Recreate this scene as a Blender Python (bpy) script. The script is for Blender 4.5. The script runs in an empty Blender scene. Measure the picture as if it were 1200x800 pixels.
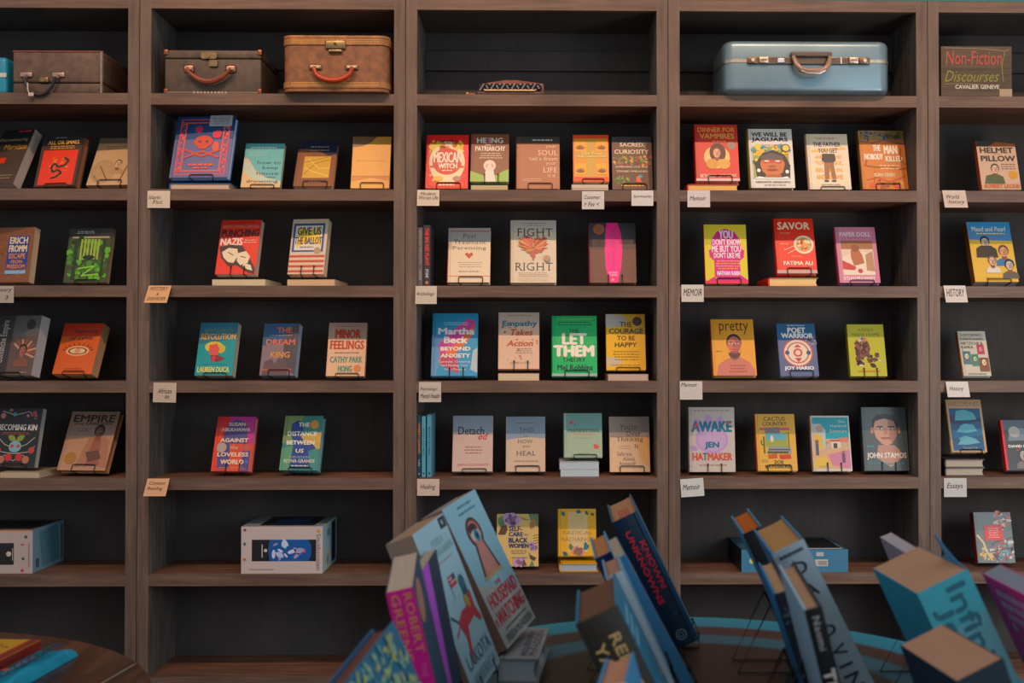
import bpy, bmesh, math, random
from mathutils import Matrix, Vector
S = bpy.context.scene
COL = S.collection
rnd = random.Random(7)

# ------------------------------------------------------------------ camera, world, lights, exposure
EYE = Vector((0, -3.82, 1.2)); YAW = math.radians(-0.95); PIT = math.radians(0.9); FPX = 1300.0
cd = bpy.data.cameras.new('camera'); cam = bpy.data.objects.new('camera', cd); COL.objects.link(cam)
cam.location = EYE; cam.rotation_euler = (math.pi/2+PIT, 0, YAW)
cd.sensor_width = 36; cd.lens = FPX/1200*36; cd.clip_start = .05; cd.shift_x = -51/1200
cd.dof.use_dof = True; cd.dof.focus_distance = 3.85; cd.dof.aperture_fstop = 7.0
S.camera = cam
w = bpy.data.worlds.new('world'); S.world = w; w.use_nodes = True
w.node_tree.nodes['Background'].inputs[0].default_value = (0.66, 0.68, 0.72, 1)
w.node_tree.nodes['Background'].inputs[1].default_value = 0.88
def lamp(kind, name, loc, target, energy, color, **kw):
    l = bpy.data.lights.new(name, kind); l.energy = energy; l.color = color
    for k, v in kw.items(): setattr(l, k, v)
    o = bpy.data.objects.new(name, l); COL.objects.link(o); o.location = loc
    o.rotation_euler = (Vector(target)-Vector(loc)).to_track_quat('-Z', 'Y').to_euler()
for lx in (-1.75, -0.9, 0.0, 0.9, 1.8):
    lamp('SPOT', 'track_spot', (lx, -2.1, 3.95), (lx, 0, 2.0), 125, (1.0, 0.62, 0.40), spot_size=math.radians(62), spot_blend=0.9, shadow_soft_size=0.03)
lamp('AREA', 'window_light', (3.6, -5.2, 2.3), (0.3, -2.2, 0.9), 42, (0.55, 0.82, 1.0), shape='RECTANGLE', size=2.2, size_y=1.8)
lamp('AREA', 'side_light', (2.3, -1.7, 1.15), (0.9, .2, 0.9), 17, (0.96, 0.95, 0.96), shape='RECTANGLE', size=.6, size_y=.9)
S.view_settings.view_transform = 'Standard'; S.view_settings.look = 'None'
S.view_settings.gamma = 1; S.view_settings.use_curve_mapping = False
S.view_settings.exposure = 0.0

# ------------------------------------------------------------------ projection helpers (real positions from measured directions)
RC = Matrix.Rotation(YAW, 3, 'Z') @ Matrix.Rotation(math.pi/2+PIT, 3, 'X')
def proj(P):
    q = RC.transposed() @ (Vector(P)-EYE); return 651+FPX*q.x/-q.z, 400-FPX*q.y/-q.z
def ray(u, v): return RC @ Vector(((u-651)/FPX, -(v-400)/FPX, -1))
def on_y(u, v, y):
    d = ray(u, v); return EYE + d*((y-EYE.y)/d.y)
def on_z(u, v, z):
    d = ray(u, v); return EYE + d*((z-EYE.z)/d.z)
def x_at(u, y, z):
    x = 0
    for _ in range(6):
        a = proj((x, y, z))[0]; b = proj((x+.01, y, z))[0]; x += (u-a)/(b-a)*.01
    return x

# ------------------------------------------------------------------ materials
def col(c, g=1.0):
    if isinstance(c, str):
        c = tuple(int(c[i:i+2], 16) for i in (0, 2, 4)); m_ = .3*c[0]+.59*c[1]+.11*c[2]; c = tuple(max(0, min(255, m_+(x-m_)*1.14)) for x in c)
    r = [((x/255)/12.92 if x/255 < .04045 else ((x/255+.055)/1.055)**2.4)*g for x in c[:3]]
    return (min(r[0], .9), min(r[1], .9), min(r[2], .9), 1)
def attr_mat(name, rough=.5, metal=0, noise=.08, nscale=60, bump=0, spec=.4, stripe=0):
    m = bpy.data.materials.new(name); m.use_nodes = True; nt = m.node_tree; b = nt.nodes['Principled BSDF']
    b.inputs['Roughness'].default_value = rough; b.inputs['Metallic'].default_value = metal
    b.inputs['Specular IOR Level'].default_value = spec
    a = nt.nodes.new('ShaderNodeVertexColor'); a.layer_name = 'Col'
    tc = nt.nodes.new('ShaderNodeTexCoord'); n = nt.nodes.new('ShaderNodeTexNoise')
    n.inputs['Scale'].default_value = nscale; n.inputs['Detail'].default_value = 3
    nt.links.new(tc.outputs['Object'], n.inputs['Vector'])
    if stripe:
        mp = nt.nodes.new('ShaderNodeMapping'); mp.inputs['Scale'].default_value = (.02, 1, .02)
        nt.links.new(tc.outputs['Object'], mp.inputs[0]); nt.links.new(mp.outputs[0], n.inputs['Vector'])
    r = nt.nodes.new('ShaderNodeMapRange'); r.inputs['From Min'].default_value = .3; r.inputs['From Max'].default_value = .7
    r.inputs['To Min'].default_value = 1-noise; r.inputs['To Max'].default_value = 1+noise*.5
    nt.links.new(n.outputs['Fac'], r.inputs['Value'])
    v = nt.nodes.new('ShaderNodeVectorMath'); v.operation = 'SCALE'
    nt.links.new(a.outputs['Color'], v.inputs[0]); nt.links.new(r.outputs[0], v.inputs['Scale'])
    nt.links.new(v.outputs[0], b.inputs['Base Color'])
    if bump:
        bp = nt.nodes.new('ShaderNodeBump'); bp.inputs['Strength'].default_value = bump; bp.inputs['Distance'].default_value = .001
        nt.links.new(n.outputs['Fac'], bp.inputs['Height']); nt.links.new(bp.outputs[0], b.inputs['Normal'])
    return m
def wood(name, c1, c2, c3, stretch, rough=.55, scale=9, bump=.3, dust=0):
    m = bpy.data.materials.new(name); m.use_nodes = True; nt = m.node_tree; b = nt.nodes['Principled BSDF']; L = nt.links.new
    b.inputs['Roughness'].default_value = rough; b.inputs['Specular IOR Level'].default_value = .3
    tc = nt.nodes.new('ShaderNodeTexCoord'); mp = nt.nodes.new('ShaderNodeMapping'); mp.inputs['Scale'].default_value = stretch
    L(tc.outputs['Object'], mp.inputs[0])
    n1 = nt.nodes.new('ShaderNodeTexNoise'); n1.inputs['Scale'].default_value = scale; n1.inputs['Detail'].default_value = 6; n1.inputs['Roughness'].default_value = .65
    L(mp.outputs[0], n1.inputs['Vector'])
    n2 = nt.nodes.new('ShaderNodeTexNoise'); n2.inputs['Scale'].default_value = 3.1; n2.inputs['Detail'].default_value = 3
    L(tc.outputs['Object'], n2.inputs['Vector'])
    cr = nt.nodes.new('ShaderNodeValToRGB'); e = cr.color_ramp.elements
    e[0].position = .3; e[0].color = col(c1); e[1].position = .72; e[1].color = col(c2); k = e.new(.5); k.color = col(c3)
    L(n1.outputs['Fac'], cr.inputs[0])
    mx = nt.nodes.new('ShaderNodeMix'); mx.data_type = 'RGBA'; mx.blend_type = 'MULTIPLY'; mx.inputs[0].default_value = .7
    r2 = nt.nodes.new('ShaderNodeValToRGB'); r2.color_ramp.elements[0].position = .3; r2.color_ramp.elements[0].color = (.6, .58, .56, 1); r2.color_ramp.elements[1].position = .7; r2.color_ramp.elements[1].color = (1.1, 1.08, 1.05, 1)
    L(n2.outputs['Fac'], r2.inputs[0]); L(cr.outputs[0], mx.inputs[6]); L(r2.outputs[0], mx.inputs[7]); L(mx.outputs[2], b.inputs['Base Color'])
    bp = nt.nodes.new('ShaderNodeBump'); bp.inputs['Strength'].default_value = bump; bp.inputs['Distance'].default_value = .002
    L(n1.outputs['Fac'], bp.inputs['Height']); L(bp.outputs[0], b.inputs['Normal'])
    return m
M_PRINT = attr_mat('printed_cover', .42, noise=.05, nscale=90)
M_MATTE = attr_mat('matte_card', .8, noise=.06, nscale=120, spec=.2)
M_PAGE = attr_mat('page_block', .85, noise=.1, nscale=900, bump=.2, spec=.1, stripe=1)
M_LEATHER = attr_mat('worn_leather', .55, noise=.35, nscale=38, bump=.5)
M_SHELL = attr_mat('glossy_shell', .3, noise=.12, nscale=12)
M_AQUA = attr_mat('metallic_shell', .34, metal=.55, noise=.1, nscale=9)
M_METAL = attr_mat('brushed_metal', .32, metal=.9, noise=.2, nscale=80)
M_WIRE = attr_mat('black_wire', .4, noise=.1)
M_CLOTH = attr_mat('printed_cloth', .6, noise=.2, nscale=25, bump=.4)
FV = wood('frame_wood_vertical', '54463d', '786558', '67554a', (7, 7, .45), bump=.12)
FH = wood('frame_wood_horizontal', '55453b', '7a6456', '685347', (.45, 7, 7), bump=.12)
IV = wood('inner_wood_vertical', '3c3a37', '706b66', '524e4a', (9, 9, .6), rough=.85, bump=.12)
IB = wood('inner_wood_back', '413e3b', '4a4643', '464240', (7, 7, .7), rough=.9, bump=.08)
IS = wood('shelf_top_wood', '4a382f', '846250', '6a4e40', (.5, 7, 7), rough=.6)
TW = wood('table_wood', '38241c', '76503c', '53372a', (2.5, .5, 2), rough=.3, scale=7)

# ------------------------------------------------------------------ mesh building
def fin(o, parent=None, label=None, cat=None, group=None, kind=None):
    if parent: o.parent = parent
    if label: o['label'] = label
    if cat: o['category'] = cat
    if group: o['group'] = group
    if kind: o['kind'] = kind
    return o
class MB:
    def __init__(s): s.V = []; s.F = []; s.C = []
    def add(s, vs, fs, c):
        k = len(s.V); s.V += [tuple(v) for v in vs]; s.F += [tuple(i+k for i in f) for f in fs]; s.C += [c if isinstance(c, tuple) and len(c) == 4 else col(c)]*len(vs); return s
    def box(s, a, b, c, M=None):
        (x0, y0, z0), (x1, y1, z1) = a, b
        vs = [Vector(p) for p in ((x0,y0,z0),(x1,y0,z0),(x1,y1,z0),(x0,y1,z0),(x0,y0,z1),(x1,y0,z1),(x1,y1,z1),(x0,y1,z1))]
        if M: vs = [M @ v for v in vs]
        return s.add(vs, [(3,2,1,0),(4,5,6,7),(0,1,5,4),(1,2,6,5),(2,3,7,6),(3,0,4,7)], c)
    def tube(s, pts, r, c, n=6, closed=False, flat=1.0):
        pts = [Vector(p) for p in pts]; N = len(pts); rings = []
        for i, p in enumerate(pts):
            a = pts[(i-1) % N] if (i or closed) else p; b = pts[(i+1) % N] if (i < N-1 or closed) else p
            t = (b-a).normalized(); up = Vector((0, 0, 1)) if abs(t.z) < .95 else Vector((0, 1, 0))
            x = t.cross(up).normalized(); y = x.cross(t)
            rr = r[i] if isinstance(r, (list, tuple)) else r
            rings.append([p+(x*math.cos(q*2*math.pi/n)*flat+y*math.sin(q*2*math.pi/n))*rr for q in range(n)])
        vs = [v for g in rings for v in g]; fs = []
        for i in range(N if closed else N-1):
            j = (i+1) % N
            fs += [(i*n+q, i*n+(q+1) % n, j*n+(q+1) % n, j*n+q) for q in range(n)]
        if not closed: fs += [tuple(range(n))[::-1], tuple((N-1)*n+q for q in range(n))]
        return s.add(vs, fs, c)
    def prism(s, pts, vec, c):      # closed outline pts (3-D), extruded along vec
        n = len(pts); P = [Vector(p) for p in pts]; Q = [p+Vector(vec) for p in P]
        return s.add(P+Q, [tuple(range(n))[::-1], tuple(range(n, 2*n))]+[(i, (i+1) % n, n+(i+1) % n, n+i) for i in range(n)], c)
    def lathe(s, prof, c, ctr=(0, 0, 0), n=32):
        vs = []; fs = []; m = len(prof)
        for q in range(n):
            a = 2*math.pi*q/n
            vs += [(ctr[0]+r*math.cos(a), ctr[1]+r*math.sin(a), ctr[2]+z) for r, z in prof]
        for q in range(n):
            p = (q+1) % n
            fs += [(q*m+i, p*m+i, p*m+i+1, q*m+i+1) for i in range(m-1)]
        return s.add(vs, fs, c)
    def rbox(s, a, b, r, c, seg=3, only=None):    # rounded box; only='z'/'y' rounds the edges along that axis
        bm = bmesh.new(); bmesh.ops.create_cube(bm, size=1)
        a = Vector(a); b = Vector(b)
        for v in bm.verts: v.co = Vector([(a[i]+b[i])/2+v.co[i]*(b[i]-a[i]) for i in range(3)])
        ed = bm.edges[:]
        if only: k = 'xyz'.index(only); ed = [e for e in ed if abs((e.verts[0].co-e.verts[1].co).normalized()[k]) > .9]
        bmesh.ops.bevel(bm, geom=ed, offset=r, segments=seg, affect='EDGES', profile=.5)
        bm.verts.index_update()
        s.add([v.co.copy() for v in bm.verts], [tuple(v.index for v in f.verts) for f in bm.faces], c); bm.free(); return s
    def build(s, name, mat, parent=None, smooth=False, **k):
        me = bpy.data.meshes.new(name); me.from_pydata(s.V, [], s.F)
        at = me.color_attributes.new('Col', 'FLOAT_COLOR', 'POINT'); at.data.foreach_set('color', [x for c in s.C for x in c])
        me.materials.append(mat)
        if smooth:
            me.polygons.foreach_set('use_smooth', [True]*len(me.polygons)); me.set_sharp_from_angle(angle=.7)
        me.update(); o = bpy.data.objects.new(name, me); COL.objects.link(o); return fin(o, parent, **k)
def empty(name, loc, rot=(0, 0, 0), **k):
    o = bpy.data.objects.new(name, None); COL.objects.link(o); o.location = loc; o.rotation_euler = rot; o.empty_display_size = .05
    return fin(o, **k)

# ------------------------------------------------------------------ flat print: thin ink layers that lie on a cover
_tc = {}
_SER = {'I': ('c', 'c'), 'T': ('c', ''), 'H': ('lr', 'lr'), 'L': ('l', 'l'), 'E': ('l', 'l'), 'F': ('l', 'l'), 'P': ('l', 'l'), 'R': ('lr', 'l'), 'A': ('lr', ''), 'M': ('lr', 'lr'), 'N': ('l', 'lr'), 'V': ('', 'lr'), 'W': ('', 'lr'), 'Y': ('c', 'lr'), 'X': ('lr', 'lr'), 'K': ('lr', 'lr'), 'U': ('', 'lr'), 'B': ('l', 'l'), 'D': ('l', 'l'),
        'i': ('c', ''), 'l': ('c', 'l'), 't': ('', ''), 'n': ('lr', 'l'), 'm': ('lr', 'l'), 'r': ('l', 'l'), 'h': ('lr', 'l'), 'u': ('r', 'lr'), 'd': ('r', 'r'), 'b': ('', 'l'), 'k': ('lr', 'l'), 'v': ('', 'lr'), 'y': ('', 'lr'), 'f': ('c', ''), 'p': ('l', 'l'), 'w': ('', 'lr')}
def _raw(txt, bold, shear):
    cu = bpy.data.curves.new('t', 'FONT'); cu.body = txt; cu.resolution_u = 2; cu.offset = bold; cu.shear = shear
    o = bpy.data.objects.new('t', cu); COL.objects.link(o); dg = bpy.context.evaluated_depsgraph_get(); me = bpy.data.meshes.new_from_object(o.evaluated_get(dg))
    vs = [(v.co.x, v.co.y) for v in me.vertices]; fs = [tuple(p.vertices) for p in me.polygons]
    bpy.data.objects.remove(o); bpy.data.curves.remove(cu); bpy.data.meshes.remove(me); return vs, fs
_ch = {}
def _char(c):
    if c not in _ch:
        a = _raw('H'+c+'H', 0, 0)[0]; h = _raw('HH', 0, 0)[0]; adv = max(v[0] for v in a)-max(v[0] for v in h)
        vs, fs = _raw(c, 0, 0) if c != ' ' else ([], [])
        if vs and c in _SER:
            x0 = min(v[0] for v in vs); x1 = max(v[0] for v in vs); y1 = max(v[1] for v in vs); y0 = min(v[1] for v in vs); bt, tp = _SER[c]; hw = .095
            vs = list(vs); fs = list(fs)
            for s_, y in ((bt, y0), (tp, y1-.045)):
                for q in s_:
                    cx = {'l': x0+.045, 'r': x1-.045, 'c': (x0+x1)/2}[q]; k = len(vs); vs += [(cx-hw, y), (cx+hw, y), (cx+hw, y+.045), (cx-hw, y+.045)]; fs.append((k, k+1, k+2, k+3))
        _ch[c] = (vs, fs, adv)
    return _ch[c]
def glyphs(txt, bold=0, shear=0):
    k = (txt, bold < .006, shear)
    if k in _tc: return _tc[k]
    if bold < .006 and shear == 0:
        vs = []; fs = []; x = 0
        for c in txt:
            v, f, adv = _char(c); n = len(vs); vs += [(p[0]+x, p[1]) for p in v]; fs += [tuple(i+n for i in q) for q in f]; x += adv*1.06
        x0 = min(v[0] for v in vs); x1 = max(v[0] for v in vs); y0 = min(v[1] for v in vs); y1 = max(v[1] for v in vs)
        _tc[k] = ([((x-x0)/(x1-x0), (y-y0)/(y1-y0)) for x, y in vs], fs); return _tc[k]
    cu = bpy.data.curves.new('t', 'FONT'); cu.body = txt; cu.resolution_u = 2; cu.shear = shear; cu.align_x = 'CENTER'
    o = bpy.data.objects.new('t', cu); COL.objects.link(o); dg = bpy.context.evaluated_depsgraph_get(); me = bpy.data.meshes.new_from_object(o.evaluated_get(dg))
    vs = [(v.co.x, v.co.y) for v in me.vertices]; fs = [tuple(p.vertices) for p in me.polygons]
    bpy.data.objects.remove(o); bpy.data.curves.remove(cu); bpy.data.meshes.remove(me)
    x0 = min(v[0] for v in vs); x1 = max(v[0] for v in vs); y0 = min(v[1] for v in vs); y1 = max(v[1] for v in vs)
    _tc[k] = ([((x-x0)/(x1-x0), (y-y0)/(y1-y0)) for x, y in vs], fs); return _tc[k]
class Art:
    def __init__(s, o, ux, uy, n): s.m = MB(); s.o = Vector(o); s.ux = Vector(ux); s.uy = Vector(uy); s.n = Vector(n); s.l = 1; s.asp = s.uy.length/s.ux.length
    def P(s, u, v): return s.o+s.ux*u+s.uy*v+s.n*(.00006*s.l)
    def poly(s, pts, c): s.m.add([s.P(*p) for p in pts], [tuple(range(len(pts)))[::-1]], c); s.l += 1; return s
    def r(s, u0, v0, u1, v1, c): return s.poly([(u0, v0), (u1, v0), (u1, v1), (u0, v1)], c)
    def e(s, cu, cv, ru, rv, c, n=22, a0=0, a1=360):
        k = [math.radians(a0+(a1-a0)*i/n) for i in range(n if a1-a0 == 360 else n+1)]
        return s.poly([(cu+ru*math.cos(a), cv+rv*math.sin(a)) for a in k], c)
    def ci(s, cu, cv, ru, c): return s.e(cu, cv, ru, ru/s.asp, c)
    def frame(s, u0, v0, u1, v1, t, c):
        q = t/s.asp
        return s.r(u0, v0, u1, v0+q, c).r(u0, v1-q, u1, v1, c).r(u0, v0, u0+t, v1, c).r(u1-t, v0, u1, v1, c)
    def line(s, pts, wd, c):
        A = s.asp
        for (a, b), (d, e) in zip(pts, pts[1:]):
            dx, dy = d-a, (e-b)*A; L = math.hypot(dx, dy) or 1; nx, ny = -dy/L*wd/2, dx/L*wd/2
            s.m.add([s.P(a+nx, b+ny/A), s.P(d+nx, e+ny/A), s.P(d-nx, e-ny/A), s.P(a-nx, b-ny/A)], [(0, 1, 2, 3)], c)
        s.l += 1; return s
    def t(s, txt, u0, v0, u1, v1, c, b=.012, it=0, rot=0):
        vs, fs = glyphs(txt, b, it); L = abs(u1-u0) if rot == 0 else abs(v1-v0)*s.asp; e = min(b, .045)*1.5*L/max(len(txt), 3)/.62
        if rot == 0: q = [(u0+(u1-u0)*x, v1+(v0-v1)*y) for x, y in vs]
        elif rot == 1: q = [(u0+(u1-u0)*y, v0+(v1-v0)*x) for x, y in vs]      # reads downwards
        else: q = [(u0+(u1-u0)*(1-y), v1-(v1-v0)*x) for x, y in vs]            # reads upwards
        for ou, ov in ((0, 0),) if b < .009 else ((-e, 0), (e, 0), (0, -e*.7), (0, e*.7)):
            s.m.add([s.P(x+ou, y+ov/s.asp) for x, y in q], fs, c); s.l += .34
        s.l += 1; return s
    def T(s, rows, c, b=.012, it=0):
        for txt, u0, v0, u1, v1 in rows: s.t(txt, u0, v0, u1, v1, c, b, it)
        return s
    def small(s, u0, v0, u1, v1, n, c, h=.35):      # fine print too small to read
        R = random.Random(int(u0*991+v0*77771)); dv = (v1-v0)/n
        for i in range(n):
            ind = R.uniform(0, .12)*(u1-u0); u = u0+ind; e = u1-ind; y = v0+dv*(i+.3)
            while u < e-.01:
                wv = min(R.uniform(.04, .11), e-u); s.m.add([s.P(u, y), s.P(u+wv, y), s.P(u+wv, y+dv*h), s.P(u, y+dv*h)], [(0, 1, 2, 3)], c); u += wv+.018
        s.l += 1; return s
    def dots(s, n, u0, v0, u1, v1, cols, sz, seed=1, k=6, el=1.):
        R = random.Random(seed)
        for i in range(n):
            u, v, r_, a0 = R.uniform(u0, u1), R.uniform(v0, v1), sz*R.uniform(.5, 1.3), R.uniform(0, 6)
            pts = [(u+r_*math.cos(j*2*math.pi/k)*math.cos(a0)-el*r_*math.sin(j*2*math.pi/k)*math.sin(a0), v+(r_*math.cos(j*2*math.pi/k)*math.sin(a0)+el*r_*math.sin(j*2*math.pi/k)*math.cos(a0))/s.asp) for j in range(k)]
            s.m.add([s.P(*p) for p in pts], [tuple(range(k))], R.choice(cols))
            if i % 8 == 7: s.l += 1
        s.l += 1; return s
    def leaf(s, u, v, a, L, c, wd=.3):
        a = math.radians(a); A = s.asp; d = (math.cos(a), math.sin(a)); n = (-d[1], d[0])
        return s.poly([(u+(d[0]*L*t+n[0]*L*wd*math.sin(math.pi*t)*sg), v+(d[1]*L*t+n[1]*L*wd*math.sin(math.pi*t)*sg)/A) for t, sg in [(0,1),(.25,1),(.5,1),(.75,1),(1,1),(.75,-1),(.5,-1),(.25,-1)]], c)
    def face(s, cu, cv, r_, skin, hair, shirt=None, sh='7a4a38', lip='8c4a44', hr=1.0):
        A = s.asp
        def q(x, y): return (cu+x*r_, cv+y*r_/A)
        if shirt: s.poly([q(-1.9, 3.3), q(-1.7, 2.1), q(-.9, 1.6), q(.9, 1.6), q(1.7, 2.1), q(1.9, 3.3)], shirt)
        s.poly([q(-.45, .9), q(.45, .9), q(.55, 1.8), q(0, 2.1), q(-.55, 1.8)], sh)
        s.e(cu, cv-.25*r_/A, 1.08*r_*hr, 1.3*r_/A*hr, hair)
        s.poly([q(math.sin(t/12*6.283)*(.86 if math.cos(t/12*6.283) > 0 else .8), -math.cos(t/12*6.283)*1.15+.1) for t in range(12)], skin)
        s.poly([q(.15, -.7), q(.8, -.5), q(.78, .5), q(.3, 1.15), q(.2, .4)], tuple(list(x*.72 for x in col(skin)[:3])+[1]))
        for g in (-.38, .38):
            s.e(cu+g*r_, cv-.12*r_/A, .2*r_, .07*r_/A, 'd8cabc', 8).e(cu+g*r_, cv-.12*r_/A, .08*r_, .08*r_/A, '201814', 8)
            s.r(cu+(g-.24)*r_, cv-.36*r_/A, cu+(g+.24)*r_, cv-.27*r_/A, hair)
        s.poly([q(-.06, -.1), q(.08, -.1), q(.2, .36), q(-.16, .36)], sh)
        return s.e(cu, cv+.66*r_/A, .34*r_, .1*r_/A, lip, 10)
    def done(s, parent, name='cover_print', mat=None): return s.m.build(name, mat or M_PRINT, parent) if s.m.V else None

# ------------------------------------------------------------------ books
def book_parts(root, W, H, T, kind='p', cover='aa8866', spine=None, page='d8c8b0', art=None, sart=None, back=None, pageart=None):
    spine = spine or cover; t = .0026 if kind == 'h' else .0007; ins = .0035 if kind == 'h' else .0004
    m = MB(); m.box((0, 0, 0), (W, t, H), cover)
    if kind == 'h':
        prof = [(-.0, 0)]+[(-.10*T*math.sin(math.pi*i/6), T*i/6) for i in range(1, 6)]+[(0, T)]
        m.box((0, T-t, 0), (W, T, H), back or cover)
        m.prism([(x, y, 0) for x, y in prof]+[(t, T, 0), (t, 0, 0)], (0, 0, H), spine)
        m.box((.008, -.0002, 0), (.0095, t, H), tuple([x*.55 for x in col(cover)[:3]]+[1]))
    else:
        m.box((0, T-t, 0), (W, T, H), back or cover); m.box((-.0008, 0, 0), (t, T, H), spine)
    cv = m.build('cover', M_PRINT, root)
    p = MB(); n = 6; pts = []
    for i in range(n+1):
        y = t+.0003+(T-2*t-.0006)*i/n; pts.append((W-ins-(.004 if kind == 'h' else .0006)*math.sin(math.pi*i/n), y))
    prof = [(x, y, ins) for x, y in pts]+[(t, T-t-.0003, ins), (t, t+.0003, ins)]
    p.prism(prof, (0, 0, H-2*ins), page); pb = p.build('page_block', M_PAGE, root)
    if art:
        a = Art((0, 0, H), (W, 0, 0), (0, 0, -H), (0, -1, 0)); art(a); a.done(cv)
    if sart:
        a = Art((-.10*T-.0004 if kind == 'h' else -.001, T, H), (0, -T, 0), (0, 0, -H), (-1, 0, 0)); sart(a); a.done(cv, 'spine_print')
    if pageart:
        a = Art((t, T, H-ins+.0002), (0, -T, 0), (W, 0, 0), (0, 0, 1)); pageart(a); a.done(pb, 'page_edge_print')
ZS = {i+1: on_y(630, v, 0).z for i, v in enumerate((111, 222.5, 335, 446.5, 560, 672, 792))}
DEPTH = .285; ST = .0385
def wire_stand(root_m, W, H, T, style, zsh, label, front=None):
    """black wire easel that carries a leaning book; root_m is the book's matrix"""
    loc = root_m.translation; o = empty('book_stand', loc, root_m.to_euler(), label=label, cat='book stand', group='black wire book stands')
    inv = root_m.inverted(); r = .0017; K = '0c0c0e'; cx = W*.55; hw = min(.03, W*.22)
    back = T+.005; hb = min(.13, H*.6)
    fl = inv @ (root_m @ Vector((cx, back, hb)) ); rear = root_m @ Vector((cx, back, hb)); rear = Vector((rear.x, min(rear.y+.035, DEPTH-.006), zsh+.0035))
    rearL = inv @ rear
    MB().tube([(cx-hw, back, -.003), (cx-hw, back, hb), (cx+hw, back, hb), (cx+hw, back, -.003)], r, K).build('back_frame', M_WIRE, o)
    MB().tube([(cx, back+.001, hb), rearL], r, K, 5).build('rear_leg', M_WIRE, o)
    f = -.0045
    if style == 'loop' or style == 'low':
        h = .017 if style == 'loop' else .006; q = min(.042, W*.3)
        MB().tube([(cx-hw, back, -.003), (cx-q, f, -.003), (cx-q, f, h), (cx-q+.004, f, h+.003), (cx+q-.004, f, h+.003), (cx+q, f, h), (cx+q, f, -.003), (cx+hw, back, -.003)], r, K).build('front_hook', M_WIRE, o)
    else:
        for sg in (-1, 1):
            m = MB().tube([(cx+sg*hw, back, -.003), (cx+sg*hw*.8, f, -.003), (cx+sg*hw*.8, f, .024)], r, K)
            m.tube([(cx+sg*hw*.8, f, .024), (cx+sg*hw*.8, f, .026), (cx+sg*hw*.8, f, .030)], [.0018, .0032, .0012], K); m.build('prong', M_WIRE, o)
    return o
SZ = []
def shelf_book(row, xl, xr, ytop, xtl, label, T=.022, kind='p', cover='aaaaaa', spine=None, page='d8c8b0', art=None, stand='low', lift=0, yb=.075, yaw=0, lean=None, sart=None, back=None, group='books shown cover out on the shelves'):
    zs = ZS[row]+lift; ya = math.radians(yaw)
    def pose(L):
        l = math.radians(L); M = Matrix.Rotation(ya, 4, 'Z') @ Matrix.Rotation(-l, 4, 'X')
        z0 = zs+T*math.sin(l)+.0095; x = x_at(xl, yb, z0); M.translation = Vector((x, yb, z0))
        lo, hi = .03, .5
        for _ in range(22):
            W = (lo+hi)/2
            if proj(M @ Vector((W, 0, 0)))[0] < xr: lo = W
            else: hi = W
        lo, hi = .03, .5
        for _ in range(22):
            H = (lo+hi)/2
            if proj(M @ Vector((0, 0, H)))[1] > ytop: lo = H
            else: hi = H
        return M, W, H, proj(M @ Vector((0, 0, H)))[0]
    if lean is None:
        best = None
        for L in range(7, 33):
            q = pose(L); e = ((q[3]-xtl)/1.5)**2+((L-15)/7)**2
            if best is None or e < best[0]: best = (e, L, q)
        L = best[1]; M, W, H, _ = best[2]
    else: L = lean; M, W, H, _ = pose(lean)
    SZ.append((label[:30], round(W, 3), round(H, 3), L))
    root = empty('book', M.translation, M.to_euler(), label=label, cat='book', group=group)
    book_parts(root, W, H, T, kind, cover, spine, page, art, sart, back)
    if stand: wire_stand(M, W, H, T, stand, zs, 'wire stand of '+' '.join(label.split()[:13]))
    return root
def lying(row, xl, xr, px, n, label, cover='c8a878', page='e0cdb0', yf=.03, D=.2, z_off=0, yaw=0, kind='p', spine=None):
    T = px/340/n; out = []
    for i in range(n):
        z = ZS[row]+z_off+T*(i+1); x0 = x_at(xl, yf, z)+(rnd.uniform(-.003, .003) if n > 1 else 0); x1 = x_at(xr, yf, z)
        M = Matrix.Translation((x0, yf, z)) @ Matrix.Rotation(math.radians(yaw), 4, 'Z') @ Matrix.Rotation(-math.pi/2, 4, 'X')
        lb = label if isinstance(label, str) else label[i]
        root = empty('book', M.translation, M.to_euler(), label=lb, cat='book', group='books lying flat under displayed books')
        book_parts(root, x1-x0, D, T-.0004, kind, cover, spine or cover, page)
    return T*n

# ------------------------------------------------------------------ the room
def struct(name, m, mat): return m.build(name, mat, kind='structure')
fl = wood('floor_wood', '2a2019', '4c3a2d', '3a2c22', (.5, 6, 6), rough=.5, scale=6)
struct('floor', MB().box((-5, -5, -.05), (5, .6, 0), '3a2c22'), fl)
WALLM = attr_mat('painted_wall', .8, noise=.1, nscale=4)
struct('wall_back', MB().box((-5, .32, 0), (5, .42, 4.3), '2c6a6c'), WALLM)
struct('trim_1', MB().box((-3, .0, 2.4453), (3, .319, 2.52), '2f6d70'), WALLM)
SEAM = [x_at(u, 0, 1.2) for u in (-153, 161.5, 474.5, 783.5, 1089, 1390)]
OPEN = [(x_at(a, 0, 1.2), x_at(c, 0, 1.2)) for a, c in ((-140, 148), (175, 461), (488, 770), (797, 1075.5), (1102, 1377))]
NM = ['bookcase at the left end, holding a brown suitcase with a dark handle', 'bookcase with the tan train case and tweed case on top', 'middle bookcase with the small beaded clutch on its top shelf', 'bookcase with the aqua hard-shell suitcase on top', 'bookcase at the right end with the chalk lettered board']
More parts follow.
